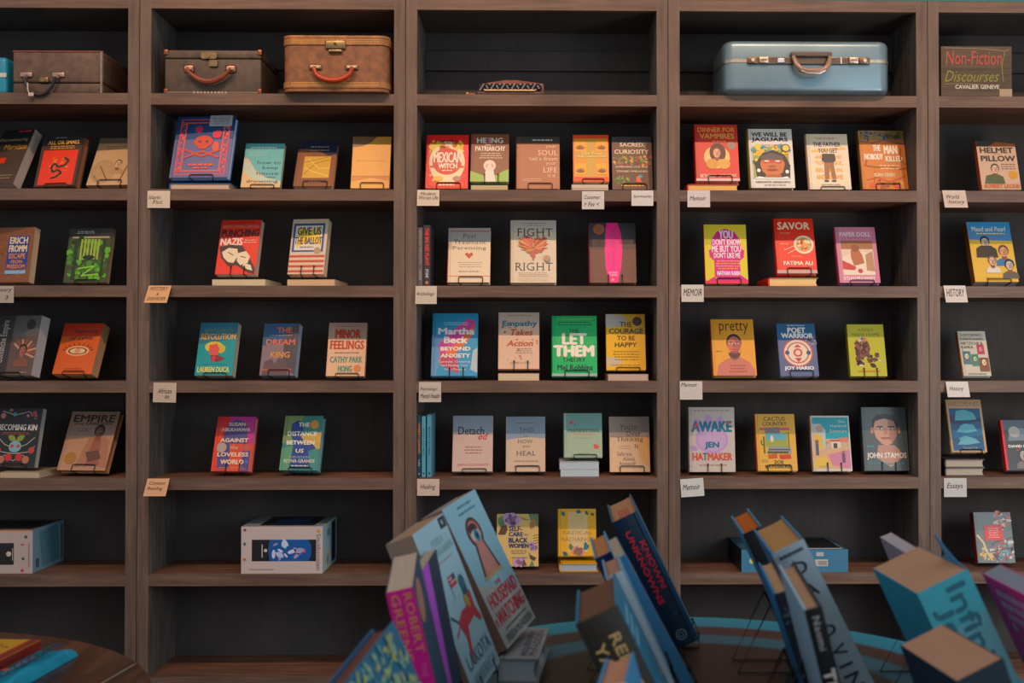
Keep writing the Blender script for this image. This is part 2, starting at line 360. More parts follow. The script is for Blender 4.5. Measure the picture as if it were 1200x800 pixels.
for b, ((x0, x1), lb) in enumerate(zip(OPEN, NM)):
    root = empty('bookcase', ((x0+x1)/2, 0, 0), label='dark-stained wooden '+lb, cat='bookcase', group='bookcases along the wall')
    cx = (x0+x1)/2; s0 = SEAM[b]+.0012; s1 = SEAM[b+1]-.0012
    for a, c in ((s0, x0), (x1, s1)):
        inner = MB().box((a-cx, .012, .001), (c-cx, DEPTH, 2.43), '333333'); inner.build('side_panel', IV, root)
        MB().box((a-cx, 0, .001), (c-cx, .0115, 2.4445), '664436').build('stile', FV, root)
    MB().box((x0-cx, 0, 2.4055), (x1-cx, .02, 2.4445), '694535').build('top_rail', FH, root)
    MB().box((x0-cx, .0205, 2.4085), (x1-cx, DEPTH, 2.43), '694535').build('top_board', IB, root)
    for i in range(1, 8):
        z = ZS[i]; sh = MB().box((x0-cx, .0165, z-ST+.001), (x1-cx, DEPTH, z), '5e3a2a'); sh = sh.build('shelf', IS, root)
        MB().box((x0-cx, 0, z-ST), (x1-cx, .016, z+.0004), '694535').build('shelf_lip', FH, sh)
    MB().box((x0-cx, .02, .001), (x1-cx, .035, ZS[7]-ST), '5e3a2a').build('toe_board', FH, root)
    MB().box((s0-cx, DEPTH+.0005, .001), (s1-cx, DEPTH+.012, 2.4445), '201b18').build('back_panel', IB, root)
    MB().box((x0-cx+.001, DEPTH-.019, 2.265), (x1-cx-.001, DEPTH, 2.335), '201b18').build('hanging_rail', IB, root)


# ------------------------------------------------------------------ books shown cover out, shelf by shelf
SB = shelf_book
# second shelf from the top, left end bookcase
SB(2, -22, 15, 153, -2, 'brown paperback with orange title letters, cut by the left picture edge', T=.04, cover='4a3a30', page='a89c90', stand=None, lean=27, yaw=-16, yb=.1, art=lambda a: (
    a.r(0, 0, 1, .28, '1e2022').r(.5, .02, .66, .05, 'b03040').r(.7, .02, .9, .05, 'a04048').T([('Deconstructing', .02, .16, .9, .23)], '9a8468').T([('Marxism', .25, .28, .95, .37)], 'c98a3c', .03).r(.1, .52, .45, .62, 'c03a24').small(.3, .82, .9, .92, 2, '8a7a50')))
SB(2, 39, 87, 160, 52, 'dark brown hardcover with a coiled dragon on an orange-red panel', T=.036, kind='h', cover='4a3226', spine='7a5a44', page='8a6048', yaw=-12, stand='low', yb=.09, art=lambda a: (
    a.r(0, 0, 1, .2, '1d1b1c').T([('ALL OR SMALL', .14, .1, .92, .17)], 'd09a3c', .03).small(.3, .02, .6, .06, 1, '888888').small(.2, .19, .85, .27, 2, 'b8863a', .5).r(.08, .29, .93, .97, 'cf3a1a')
    .dots(40, .3, .45, .72, .82, ['d88a3a', 'c8702c'], .03, 3, 3).line([(.62, .44), (.74, .5), (.66, .6), (.5, .62), (.42, .55), (.34, .62), (.4, .72), (.52, .68), (.62, .74), (.5, .82), (.38, .84)], .05, '2c2c20')))
SB(2, 101, 150, 162, 119, 'sepia cream paperback with an old photograph of a seated man in a suit', T=.03, cover='b89a74', page='a08468', yaw=-6, stand='loop', art=lambda a: (
    a.r(0, 0, 1, .12, '6c6050').small(.2, .17, .85, .27, 2, '8a6a48').e(.3, .72, .3, .25, 'a88a64').face(.62, .56, .09, 'c8a680', '5c4632', 'a2865e', hr=.9).line([(.2, .6), (.45, .9)], .03, '7a5c3e').line([(.1, .8), (.3, .98)], .04, '8c6c48').line([(.85, .6), (.75, .95)], .04, '8a6844')))  # drab top strip is shelf shade painted into the cover
# second shelf, bookcase with the train case
lying(2, 199, 270, 8, 1, 'large navy hardcover lying under the blue and red skull hardcover', cover='2a5a9a', page='c0a890', D=.24, yf=.02, kind='h')
def skull(a):
    a.r(0, .0, 1, 1, '5c5c80').r(0, 0, 1, .38, '14406a')  # darker blue top: the shelf's shadow painted into the print
    for k, c in ((.07, 'b84a5a'), (.16, 'c85448')): a.frame(k, k*.6, 1-k, 1-k*.6, .025, c)
    a.dots(60, .09, .05, .15, .95, ['d05a40', 'b84a60'], .022, 4, 4).dots(60, .85, .05, .91, .95, ['d05a40', 'b84a60'], .022, 5, 4)
    a.e(.5, .42, .16, .1, 'bc4630').e(.44, .42, .03, .02, '40404e').e(.56, .42, .03, .02, '40404e').r(.43, .49, .57, .54, 'bc4630').ci(.4, .22, .07, 'b03050').ci(.72, .3, .08, 'b8304a')
    a.line([(.2, .55), (.5, .66), (.8, .55)], .035, 'b84434').line([(.2, .68), (.5, .58), (.8, .68)], .035, 'b84434').e(.72, .5, .06, .08, 'c8553a').small(.3, .77, .74, .81, 1, 'd0553c', .8).small(.38, .83, .64, .86, 1, 'd0553c', .7).r(.56, -.01, .95, .17, 'a8aab0').small(.6, .02, .92, .15, 4, '50525c', .3)
SB(2, 198, 267, 137, 217, 'large blue and grey hardcover with a red skull and frame, sticky note on top', T=.028, kind='h', cover='2c5a8a', spine='5c6c90', page='b8b8c0', lift=9/340, yaw=-5, art=skull, stand='low', yb=.04, lean=19)
SB(2, 282, 328, 168, 290, 'pale teal and cream paperback with a wave and lower case title', cover='5fa3a3', page='c8a880', art=lambda a: (
    a.poly([(0, .34), (.12, .36), (.3, .6), (.6, .78), (1, .86), (1, 1), (0, 1)], 'c8a878').poly([(0, .36), (.15, .44), (.4, .72), (.8, .84), (1, .88), (1, .94), (.6, .9), (.2, .78), (0, .6)], 'a9b8a8').small(.1, .06, .85, .12, 1, 'c8d8d0', .6).small(.05, .18, .6, .3, 3, '86b8b4')
    .T([('how to', .35, .4, .95, .48), ('keep', .5, .52, .9, .61), ('house', .36, .65, .92, .72), ('while', .62, .75, .86, .79), ('drowning', .12, .83, .93, .92)], '202c2a', .006)))
SB(2, 343, 390, 165, 353, 'navy and brown hardcover with a golden square of folded waves', kind='h', cover='7c5238', spine='2a2c3c', page='c8b090', T=.026, stand='loop', art=lambda a: (
    a.poly([(0, 0), (1, 0), (1, .3), (.8, .33), (.5, .22), (.2, .18), (0, .2)], '20263a').small(.3, .1, .8, .25, 2, '8a7c6c').r(.2, .35, .87, .82, 'c09a48').line([(.22, .75), (.5, .5), (.84, .42)], .02, '8c6a28').line([(.22, .6), (.45, .68), (.84, .78)], .02, 'e0c070').line([(.3, .4), (.6, .62), (.85, .6)], .02, 'dcbc68').line([(.22, .48), (.5, .42), (.8, .36)], .015, '8c6a28').small(.35, .88, .7, .92, 1, 'd8b87c', .6)))
SB(2, 411, 456, 160, 415, 'golden sand coloured paperback with a brown corner and desert scene', cover='cf9a48', page='b88a50', stand='loop', art=lambda a: (
    a.poly([(0, 0), (.62, 0), (.5, .1), (.25, .19), (0, .21)], '74583c').r(0, .76, 1, .8, 'a8702c').poly([(0, .88), (.5, .8), (1, .86), (1, .8), (0, .78)], 'b87c34').small(.1, .45, .95, .5, 1, 'b8863c')))
# second shelf, middle bookcase
def mex(a):
    a.dots(50, .1, .1, .9, .95, ['d8c070', 'd8b850'], .04, 9, 5).e(.5, .52, .42, .4, 'd8c8a0').dots(14, .12, .14, .88, .26, ['d8a030', 'd86830', 'c8b040'], .07, 2, 7).ci(.5, .5, .35, 'b83c28').r(.1, .58, .9, .62, 'b83c28')
    a.T([('MEXICAN', .19, .33, .84, .52), ('WITCH', .3, .54, .74, .63)], 'e0d4c0', .03).small(.35, .65, .68, .68, 1, 'e0d4c0', .6).e(.3, .82, .12, .05, 'd8a850').e(.74, .82, .1, .05, 'a87868').r(.1, .88, .9, .97, 'c8401e').small(.3, .9, .7, .95, 1, 'e0c8a8', .6).t('THE LITTLE', .28, .1, .72, .16, '3c3020')
SB(2, 498, 548, 158, 501, 'bright red hardcover with a cream oval and red round title', kind='h', cover='cc241a', page='c8b090', art=mex, stand='loop')
lying(2, 552, 595, 8, 1, 'green edged hardcover lying under the brown book with a pale face', cover='5aa080', page='c0ae88', yf=.045)
SB(2, 551, 596, 157, 555, 'brown hardcover with white hand lettering and a pale figure in green leaves', kind='h', cover='7a4e34', page='c8b090', lift=8/340, stand='prong', art=lambda a: (
    a.T([('HE ING', .16, .08, .84, .19), ('the', .38, .21, .5, .24), ('PATRIARCHY', .12, .26, .9, .36)], 'dcd2c4', .02).t('X', .42, .08, .54, .23, 'c86a9a', .02).small(.2, .39, .85, .53, 3, 'c8b8a4').poly([(0, .78), (.15, .82), (.3, .86), (.7, .86), (.85, .78), (1, .74), (1, 1), (0, 1)], '8aa850').e(.5, .67, .16, .12, 'd8c0ae').poly([(.4, .75), (.6, .75), (.66, 1), (.34, 1)], 'dcc8b8').ci(.42, .68, .03, 'c88a78').ci(.58, .68, .03, 'c88a78').line([(.42, .65), (.48, .65)], .01, '503828').line([(.54, .65), (.6, .65)], .01, '503828')))
SB(2, 605, 656, 160, 607, 'plain brown hardcover with widely set thin cream lettering, shade painted across top', kind='h', cover='9a6242', page='c8b090', art=lambda a: (
    a.r(0, 0, 1, .13, '3a3634').small(.35, .04, .85, .09, 1, 'c8b8a8', .5).T([('your', .68, .17, .92, .23), ('SOUL', .5, .26, .95, .36), ('had a dream', .3, .39, .95, .46), ('your', .68, .5, .92, .56), ('LIFE', .62, .59, .94, .69), ('is it', .72, .72, .9, .78)], 'd8b896', .0).small(.12, .8, .6, .86, 2, 'c8a080')), stand='loop')  # top strip is the shadow of the shelf above, painted as print
lying(2, 671, 713, 9, 2, ['pale paperback at the bottom under the orange and gold leaf squares book', 'pale paperback directly under the orange and gold leaf squares book'], cover='c8b8a0', page='c8b8a4', yf=.045)
def agr(a):
    a.r(.02, .08, .98, .9, 'c88a24').r(.38, .08, .62, .9, 'b8923c').r(.02, .36, .98, .5, 'b89040')
    for x, y in ((.2, .22), (.8, .22), (.2, .72), (.8, .72)):
        a.r(x-.16, y-.1, x+.16, y+.13, 'd89a28')
        for k in range(5): a.leaf(x, y+.1, -150+k*30, .17, '7a4418', .16)
    a.T([('The Four', .22, .37, .82, .43), ('Agreements', .1, .44, .92, .5)], 'e0c880')
SB(2, 672, 714, 158, 671, 'orange and gold paperback with four leaf squares around a cross', cover='cc4a1c', page='c8b090', lift=9/340, art=agr, stand='low')
SB(2, 718, 765, 160, 718, 'brown paperback with garden flowers and spaced cream capitals', cover='5c3c2c', page='90786a', stand='loop', art=lambda a: (
    a.r(0, 0, 1, .12, '38363a').T([('SACRED,', .2, .12, .82, .2), ('CURIOSITY', .06, .25, .92, .33)], 'e0d0b0', .01).dots(70, .02, .38, .98, .54, ['b83c50', 'c8a040', '5c7838', '7a8a3c', 'a83848'], .035, 8, 5).T([('SOMETHING OUR WAY', .08, .56, .9, .595), ('TOWARD WHOLENESS', .1, .645, .88, .68)], 'd8c4a8').dots(40, .03, .76, .42, .9, ['6a8a3a', '4c6a2c', '90a040'], .035, 5, 5, .5).poly([(.6, .76), (.74, .74), (.7, .82), (.74, .88), (.58, .86)], 'c86030').e(.7, .76, .05, .03, '3a9ab0').small(.14, .91, .85, .945, 1, 'd0a850', .7)))  # dark strip along the top is painted shelf shade
# second shelf, bookcase with the aqua suitcase
lying(2, 806, 866, 9, 1, 'red hardcover lying under the red book with a round portrait', cover='b82a20', page='d8b070', kind='h', yf=.03)
SB(2, 816, 867, 146, 813, 'red hardcover with gold serif title and a woman in an oval', kind='h', cover='b83428', spine='c8281c', page='c8b8a0', T=.032, lift=9/340, stand='loop', art=lambda a: (
    a.T([('DINNER FOR', .08, .05, .94, .13), ('VAMPIRES', .12, .16, .92, .25)], 'cf9a4c', .02).small(.4, .28, .75, .31, 1, 'd09a70', .6).ci(.85, .37, .1, '8a7468').e(.5, .58, .3, .2, 'd8b478').e(.52, .5, .19, .17, '4a2418').face(.5, .5, .1, 'd8a078', '54301e', 'c89848').e(.38, .7, .14, .09, 'c08a3c').e(.66, .7, .14, .09, 'c89444').T([('BETHANY', .1, .88, .46, .94), ('JOY LENZ', .52, .88, .93, .94)], 'd8b8a0', .02).r(0, .955, 1, 1, 'c0a8a4')))
SB(2, 880, 932, 151, 876, 'white hardcover with a large dark-haired face and black block title', kind='h', cover='c8c4bc', spine='8a8228', T=.035, page='b8b0a0', stand=None, yb=.06, art=lambda a: (
    a.T([('WE WILL BE', .08, .06, .88, .13), ('JAGUARS', .08, .15, .9, .23)], '20282c', .03).small(.2, .26, .75, .29, 1, 'b06858', .6).r(.08, .3, .9, .85, '8c9248').dots(50, .08, .3, .9, .45, ['d8a030', '3a8aa0', '5a7030', 'c8b840'], .06, 3, 6).dots(30, .1, .45, .9, .8, ['d8cc60', '4a6028'], .045, 6, 5).poly([(.16, .85), (.12, .6), (.3, .42), (.55, .36), (.8, .44), (.92, .62), (.9, .85)], '1c1816')
    .poly([(.24, .6), (.3, .48), (.5, .42), (.74, .48), (.8, .6), (.74, .74), (.62, .8), (.4, .8), (.28, .72)], 'b06838').poly([(.26, .47), (.5, .41), (.76, .47), (.76, .53), (.26, .53)], '4a4440').poly([(.28, .53), (.76, .53), (.7, .6), (.56, .58), (.44, .58), (.34, .6)], 'a83828').e(.39, .55, .06, .012, 'e0d0c0').e(.64, .55, .06, .012, 'e0d0c0').e(.51, .64, .09, .02, '8a4828').e(.51, .7, .13, .022, '7a3430').poly([(.35, .78), (.7, .78), (.72, .85), (.32, .85)], '96542c').e(.2, .71, .04, .03, 'e0dcd4').e(.84, .73, .04, .03, 'e0dcd4').poly([(.08, .85), (.2, .81), (.35, .83), (.7, .83), (.84, .81), (.9, .85)], 'e0dcd4').ci(.84, .33, .1, '2c3c30').ci(.84, .33, .075, 'd8b840').T([('NEMONTE NENQUIMO', .12, .89, .9, .925)], '3c4444').small(.3, .94, .8, .96, 1, '88847c', .7)))
SB(2, 949, 998, 157, 944, 'cream paperback with a headless standing figure and blue and orange title', kind='h', cover='d0c2a8', spine='d8b090', page='4a68a0', T=.024, stand='low', art=lambda a: (
    a.small(.2, .06, .75, .1, 2, 'a86a58', .5).poly([(.1, .3), (.9, .24), (.95, .28), (.1, .34)], 'd0a860').T([('THE FATHER', .16, .15, .82, .23), ('YOU GET', .27, .26, .74, .34)], '2a3050', .02).T([('AND THE ONES', .18, .39, .82, .45), ('YOU MAKE,', .18, .49, .84, .57), ('BELIEVE IN,', .18, .62, .84, .7), ('AND BECOME', .18, .74, .82, .82)], 'd0963c', .02)
    .poly([(.36, .36), (.66, .36), (.68, .48), (.62, .52), (.4, .52), (.34, .48)], '2c2c30').poly([(.4, .52), (.62, .52), (.66, .82), (.56, .82), (.52, .6), (.48, .82), (.38, .82)], '8a5c34').e(.42, .85, .06, .02, '3a3230').e(.6, .85, .06, .02, '3a3230').T([('MATTHEW JAMES', .3, .91, .74, .935)], '606058')))
SB(2, 1011, 1065, 153, 1005, 'orange map-like hardcover with cut-out cream letters and blue foliage', kind='h', cover='b8702c', spine='6a5020', page='a88a60', T=.03, stand='loop', art=lambda a: (
    a.r(0, 0, 1, .16, '8c7444').dots(26, .04, .02, .6, .16, ['1f4470', '24508c', '2c5a60'], .05, 4, 4, .4).dots(14, .6, .04, .95, .14, ['4a4a34', '8a6a2c'], .05, 5, 6).line([(0, .18), (.3, .22), (.55, .16), (1, .24)], .02, '3a5080').T([('THE', .3, .25, .46, .35), ('MAN', .54, .26, .82, .4)], 'e0d0bc', .05).T([('NOBODY', .1, .4, .5, .5), ('KILLED', .56, .44, .92, .53)], 'dcccb8', .05)
    .line([(.15, .5), (.1, .6), (.35, .63), (.6, .6), (.85, .66), (1, .64)], .03, '8a4c20').line([(.9, .3), (.88, .5), (1, .6)], .02, '7a4420').line([(.1, .85), (.35, .8), (.6, .88), (.95, .78)], .02, 'b03c20').line([(.3, .7), (.26, .95)], .02, '8a5424').small(.4, .58, .85, .68, 2, 'd8b890').T([('ELIAN GREEN', .28, .73, .72, .79)], 'd8c4a4', .02).dots(12, .2, .85, .9, .97, ['c89838', '8c4a20', 'c84c28'], .05, 2, 6)))
# second shelf, right end bookcase
SB(2, 1151, 1197, 165, 1143, 'tan military paperback with a soldier and a round gold medal', cover='b89a80', spine='b05030', page='c0a890', T=.024, stand=None, art=lambda a: (
    a.r(0, 0, 1, .12, '38312c').poly([(.5, .02), (1, .06), (1, .12), (.3, .12)], '8a4c2c').T([('HELMET', .08, .14, .92, .25), ('PILLOW', .08, .31, .95, .42)], '38302c', .03).small(.4, .27, .6, .29, 1, '38302c').small(.55, .46, .95, .6, 3, '6a5448').ci(.84, .7, .12, 'b8862c').face(.4, .58, .1, 'c8a890', '4a4034', '5c6038').poly([(.1, .86), (.15, .72), (.35, .68), (.58, .74), (.62, .88), (.1, .88)], '4c5434').T([('ROBERT LECKIE', .08, .89, .97, .96)], 'c0602c', .02)))
# third shelf, left end bookcase
SB(3, -12, 33, 267, -4, 'brown striped paperback with a blue title panel, at the left picture edge', cover='7a4c2c', page='c0a488', T=.032, yaw=-12, stand=None, art=lambda a: (
    a.dots(60, .05, .02, .95, .98, ['a8622c', '5c3c24'], .05, 7, 4, .2).r(.36, .16, .9, .76, '26397a').T([('ERICH', .4, .18, .86, .3), ('FROMM', .4, .33, .86, .45)], 'd8c4a0', .03).T([('ESCAPE', .42, .48, .84, .57), ('-FROM-', .46, .6, .8, .66), ('FREEDOM', .4, .68, .86, .75)], 'd0883c', .02).r(.36, .79, .9, .85, '7aa8c8')))
SB(3, 74, 124, 268, 83, 'green hardcover with glowing reeds and a small dark bird', cover='3c4428', page='a89078', T=.024, yaw=-8, stand='low', art=lambda a: (
    a.r(0, 0, 1, .15, '24251f').small(.15, .04, .6, .1, 2, 'a8a89c', .5).r(.08, .15, .95, .18, 'a89878').dots(90, .04, .2, .96, .93, ['4c7c24', '38601c', '5ca02c', '2c4418'], .07, 6, 5)
    and [a.r(.3+.08*k, .2, .345+.08*k, .58, '9aa848') for k in range(6)] and a.r(.16, .2, .24, .95, '2a3418').r(.82, .2, .88, .9, '2a3418').e(.52, .54, .14, .04, '1c2414').line([(.3, .75), (.7, .7), (.4, .88), (.8, .85)], .03, '8cc040')))
# third shelf, bookcase with the train case
lying(3, 249, 312, 8, 1, 'white paperback lying under the red comic cover with a punch drawing', cover='c8b8a8', page='c8b898', yaw=-3)
lying(3, 337, 393, 8, 1, 'white paperback lying under the flag striped cover', cover='c8a890', page='c8a888', yaw=-3)
SB(3, 252, 299, 258, 261, 'red paperback with a cream punching drawing of two figures', cover='c8341c', page='b0a898', T=.03, lift=9/340, yaw=-6, stand='prong', art=lambda a: (
    a.small(.1, .03, .9, .07, 1, '8a2418', .5).T([('KEITH LOWELL JENSEN', .05, .1, .95, .16)], 'c88878', .01).T([('PUNCHING', .04, .18, .97, .31)], '3a2420', .03).T([('NAZIS', .04, .34, .58, .47)], 'dcd0c0', .03).small(.6, .36, .95, .44, 2, 'c8b0a0').poly([(.02, .5), (.3, .46), (.6, .48), (.98, .9), (.98, 1), (.82, .98), (.5, .84), (.3, .86), (.1, .7)], '3c2e2a')
    .poly([(.1, .6), (.26, .52), (.48, .54), (.52, .66), (.42, .8), (.28, .78), (.16, .7)], 'd8c8a8').poly([(.5, .62), (.7, .58), (.82, .68), (.78, .8), (.6, .84), (.5, .76)], 'd8c8a8').poly([(.7, .8), (.86, .84), (.92, .94), (.8, .92), (.66, .86)], 'd8c8a8').line([(.26, .6), (.4, .66)], .02, '3c2e2a').line([(.58, .68), (.72, .7)], .02, '3c2e2a')))
SB(3, 337, 379, 257, 344, 'cream paperback with a blue framed title over red stripes', cover='c8b49c', page='c8b498', T=.035, lift=9/340, yaw=-8, stand='prong', art=lambda a: (
    a.r(.04, .08, .92, .6, '284a7c').r(.1, .12, .86, .57, 'd0c8b8').poly([(.2, .15), (.5, .2), (.8, .14), (.84, .5), (.5, .4), (.16, .52)], 'd8b83c').T([('GIVE US', .16, .15, .82, .29), ('THE BALLOT', .1, .33, .86, .46)], '26304c', .03).ci(.76, .58, .1, 'a88c70').small(.2, .49, .7, .53, 1, '707078', .6)
    and [a.r(0, .66+k*.09, .98, .7+k*.09, 'b0482c') for k in range(4)]))
# third shelf, middle bookcase: two spines and three covers
def spine_book(row, u0, u1, ytop, label, cover, sart, D=.14, kind='p', yf=.03, page='b0a090', side=None):
    z = ZS[row]; xa, xb = x_at(u0, yf, z), x_at(u1, yf, z); H = .02
    while proj((xa, yf, z+H))[1] > ytop: H += .001
    M = Matrix.Translation((xb-.0008, yf+.002, z+.001)) @ Matrix.Rotation(math.pi/2, 4, 'Z')
    root = empty('book', M.translation, M.to_euler(), label=label, cat='book', group='books standing spine out')
    book_parts(root, D, H, xb-xa-.0016, kind, cover, cover, page, None, sart)
spine_book(3, 489, 495.5, 267, 'thin grey spine-out book at the left end, beside the red lettered spine', '6a6260', lambda a: a.t('BREAKING THE ROOTS', .3, .05, .7, .62, 'a8a0a0', .01, 0, 1).t('HARPER', .3, .72, .7, .9, 'b8b0b0', .01, 0, 1))
spine_book(3, 496, 504.5, 264, 'dark spine-out book with bright red lettering', '3a3436', lambda a: a.t('THE BIG RED PLANT', .25, .05, .75, .66, 'd83c3c', .03, 0, 1).t('STONE', .3, .72, .7, .86, 'd0c8c0', .02, 0, 1).ci(.5, .94, .22, 'c8783c'))
SB(3, 524, 574, 267, 527, 'cream hardcover with a small red-brown heart and red rules', kind='h', cover='cdbca0', spine='c83420', page='b8a890', T=.026, stand='loop', art=lambda a: (
    a.r(0, 0, 1, .26, 'a49e98').r(.03, .055, .98, .07, 'b03c34').r(0, .88, 1, .892, 'b84434').T([('Post', .35, .11, .66, .19), ('Traumatic', .13, .22, .9, .3), ('Parenting', .1, .34, .9, .42)], '54504c', .0).poly([(.5, .57), (.41, .5), (.41, .47), (.45, .455), (.5, .48), (.55, .455), (.59, .47), (.59, .5)], 'a8401c').small(.22, .62, .85, .74, 3, '9a8a78', .3).small(.2, .78, .82, .82, 1, '8c8478', .5)))  # grey top of the cream cover is painted shelf shade
def fight(a):
    a.r(0, 0, 1, .2, 'b8b0a4').small(.25, .03, .8, .1, 2, '8a8480').T([('FIGHT', .14, .13, .92, .26), ('RIGHT', .1, .68, .92, .81)], '4c4640', .005)  # greyed top: shadow of the shelf above, put into the colour
    R = random.Random(4); cs = ['a83c2c', 'b87040', 'a8344c', 'c89a40', '8a4c34', 'c05a60']
    for k in range(110):
        an = k/110*6.283; x = 16*math.sin(an)**3; y = -(13*math.cos(an)-5*math.cos(2*an)-2*math.cos(3*an)-math.cos(4*an)); q = R.uniform(.7, 1.05)
        a.line([(.5+x*.002, .46+y*.002), (.5+x*.0215*q, .42+y*.0135*q)], .02, R.choice(cs))
    a.ci(.8, .62, .07, 'a88a6c').small(.15, .84, .85, .9, 2, 'a09480').small(.1, .94, .9, .96, 1, 'a09480')
SB(3, 598, 652, 258, 599, 'cream hardcover with a heart made of coloured matchstick rays', kind='h', cover='cabba2', spine='b08a60', page='b8a890', T=.026, stand=None, art=fight)
SB(3, 691, 746, 261, 691, 'brown hardcover with a tall hot pink surfboard', kind='h', cover='684436', spine='a81c40', page='a88c70', T=.03, stand='prong', art=lambda a: (
    a.r(0, 0, 1, .29, '38363a').r(0, .29, 1, .45, '503c36').poly([(.38, 0), (.62, 0), (.69, .2), (.71, .45), (.68, .75), (.6, 1), (.42, 1), (.35, .75), (.33, .45), (.35, .2)], 'd8287c').ci(.21, .11, .12, 'a05038').ci(.21, .11, .08, '7a5a34').t('THE AUSTRALIAN', .48, .08, .56, .78, 'b82470', .0, 0, 1).T([('THOMAS', .4, .82, .6, .85), ('ERSKINE', .4, .86, .6, .89)], 'e0b0c0', .02).ci(.5, .95, .03, 'd8a040')))  # two dark upper bands paint the shelf's shade on the brown
# third shelf, bookcase with the aqua suitcase
def head(a):
    a.poly([(0, .98), (.1, .93), (.22, .88), (.22, .62), (.12, .55), (.1, .44), (.16, .42), (.18, .25), (.3, .12), (.5, .07), (.72, .12), (.84, .25), (.88, .42), (.94, .44), (.92, .56), (.82, .62), (.84, .86), (1, .94), (1, 1), (0, 1)], 'b81470')
    a.T([('YOU', .36, .1, .68, .24), ("DON'T KNOW", .2, .25, .86, .35), ('ME BUT YOU', .18, .36, .86, .47), ("DON'T LIKE ME", .22, .48, .84, .57)], 'dcd0d4', .03).small(.24, .6, .84, .77, 4, 'd0a03c', .4).T([('NATHAN RABIN', .28, .79, .82, .86)], 'dcd0d4', .03).small(.2, .88, .8, .92, 1, 'd08a60', .5).r(0, .95, 1, 1, 'c8244c')
SB(3, 827, 877, 263, 825, 'yellow paperback with a magenta head silhouette', cover='c8b82c', spine='b0202c', page='c8b090', T=.02, stand='loop', art=head)
lying(3, 901, 959, 11, 1, 'red hardcover lying under the red book with a plate of food', cover='b82c18', page='d8b884', kind='h')
SB(3, 911, 958, 256, 905, 'red hardcover with a round white plate of noodles and chopsticks', kind='h', cover='c4301a', spine='c02818', page='b8a088', T=.026, lift=11/340, stand='loop', art=lambda a: (
    a.T([('SAVOR', .1, .07, .9, .2)], 'dcc8ac', .02).small(.15, .25, .4, .28, 1, 'a88060', .6).small(.12, .44, .35, .48, 1, 'd08a60', .6).ci(.72, .48, .25, 'd8ccb8').ci(.72, .48, .2, 'c88c50').dots(30, .58, .4, .86, .56, ['d8a860', 'b04c28', 'e0d0a0', 'a87038'], .04, 3, 5).line([(.22, .58), (.55, .48)], .015, 'e0c0a0').line([(.3, .64), (.58, .54)], .015, 'e0c0a0').small(.35, .67, .7, .71, 1, 'd07050', .6).T([('FATIMA ALI', .18, .78, .9, .85)], 'e0d0bc', .02).small(.28, .88, .75, .91, 1, 'd8a090', .6).r(0, .94, 1, 1, 'a89088')))
SB(3, 984, 1032, 266, 977, 'pink hardcover framing a photograph of a person seated on a bed', kind='h', cover='b8788c', spine='a83850', page='3c5a98', T=.024, stand='low', art=lambda a: (
    a.r(.9, 0, 1, 1, 'b07088').T([('PAPER DOLL', .12, .09, .88, .17)], 'dcc4c8', .02).small(.3, .19, .8, .21, 1, '8c4c60').r(.12, .25, .9, .86, 'c8b4a0').r(.12, .25, .9, .4, '8c5c3c').poly([(.12, .55), (.5, .42), (.9, .5), (.9, .86), (.12, .86)], 'd0c0ac').poly([(.35, .42), (.5, .35), (.62, .5), (.66, .65), (.4, .7), (.34, .55)], '9a5c3c').ci(.46, .38, .1, '7a4428').poly([(.12, .6), (.35, .68), (.45, .72), (.4, .78), (.12, .76)], 'a83434').poly([(.7, .5), (.88, .44), (.9, .8), (.7, .78)], 'a07c5c').ci(.54, .79, .06, 'a8304c').T([('DYLAN MULVANEY', .12, .89, .88, .95)], 'dcc8c8', .02)))
# third shelf, right end bookcase
SB(3, 1143, 1194, 260, 1132, 'blue and yellow paperback with four cut-out portraits of women', cover='c8a444', spine='8c5c24', page='a8a8a8', T=.035, stand='low', art=lambda a: (
    a.poly([(0, 0), (1, 0), (1, .32), (0, .3)], '3a80a8').poly([(0, .15), (1, .18), (1, .32), (0, .3)], '4c7ca0').T([('Maud and Pearl', .1, .08, .88, .16)], 'c8c4b8', .02).small(.12, .18, .92, .21, 1, 'd8c070', .6).face(.36, .34, .1, 'b8a898', '2c2420', '3c342c').poly([(.12, .6), (.14, .45), (.25, .4), (.48, .4), (.6, .46), (.62, .6)], '38322c').face(.76, .5, .11, 'c09074', '5c4030', '3c6c94').face(.46, .66, .09, 'c8a48c', '6c4c38', 'c8beb0').face(.84, .73, .1, 'b8aa9c', '2c2624', '5c544c').small(.2, .93, .7, .95, 1, '806830', .5)))
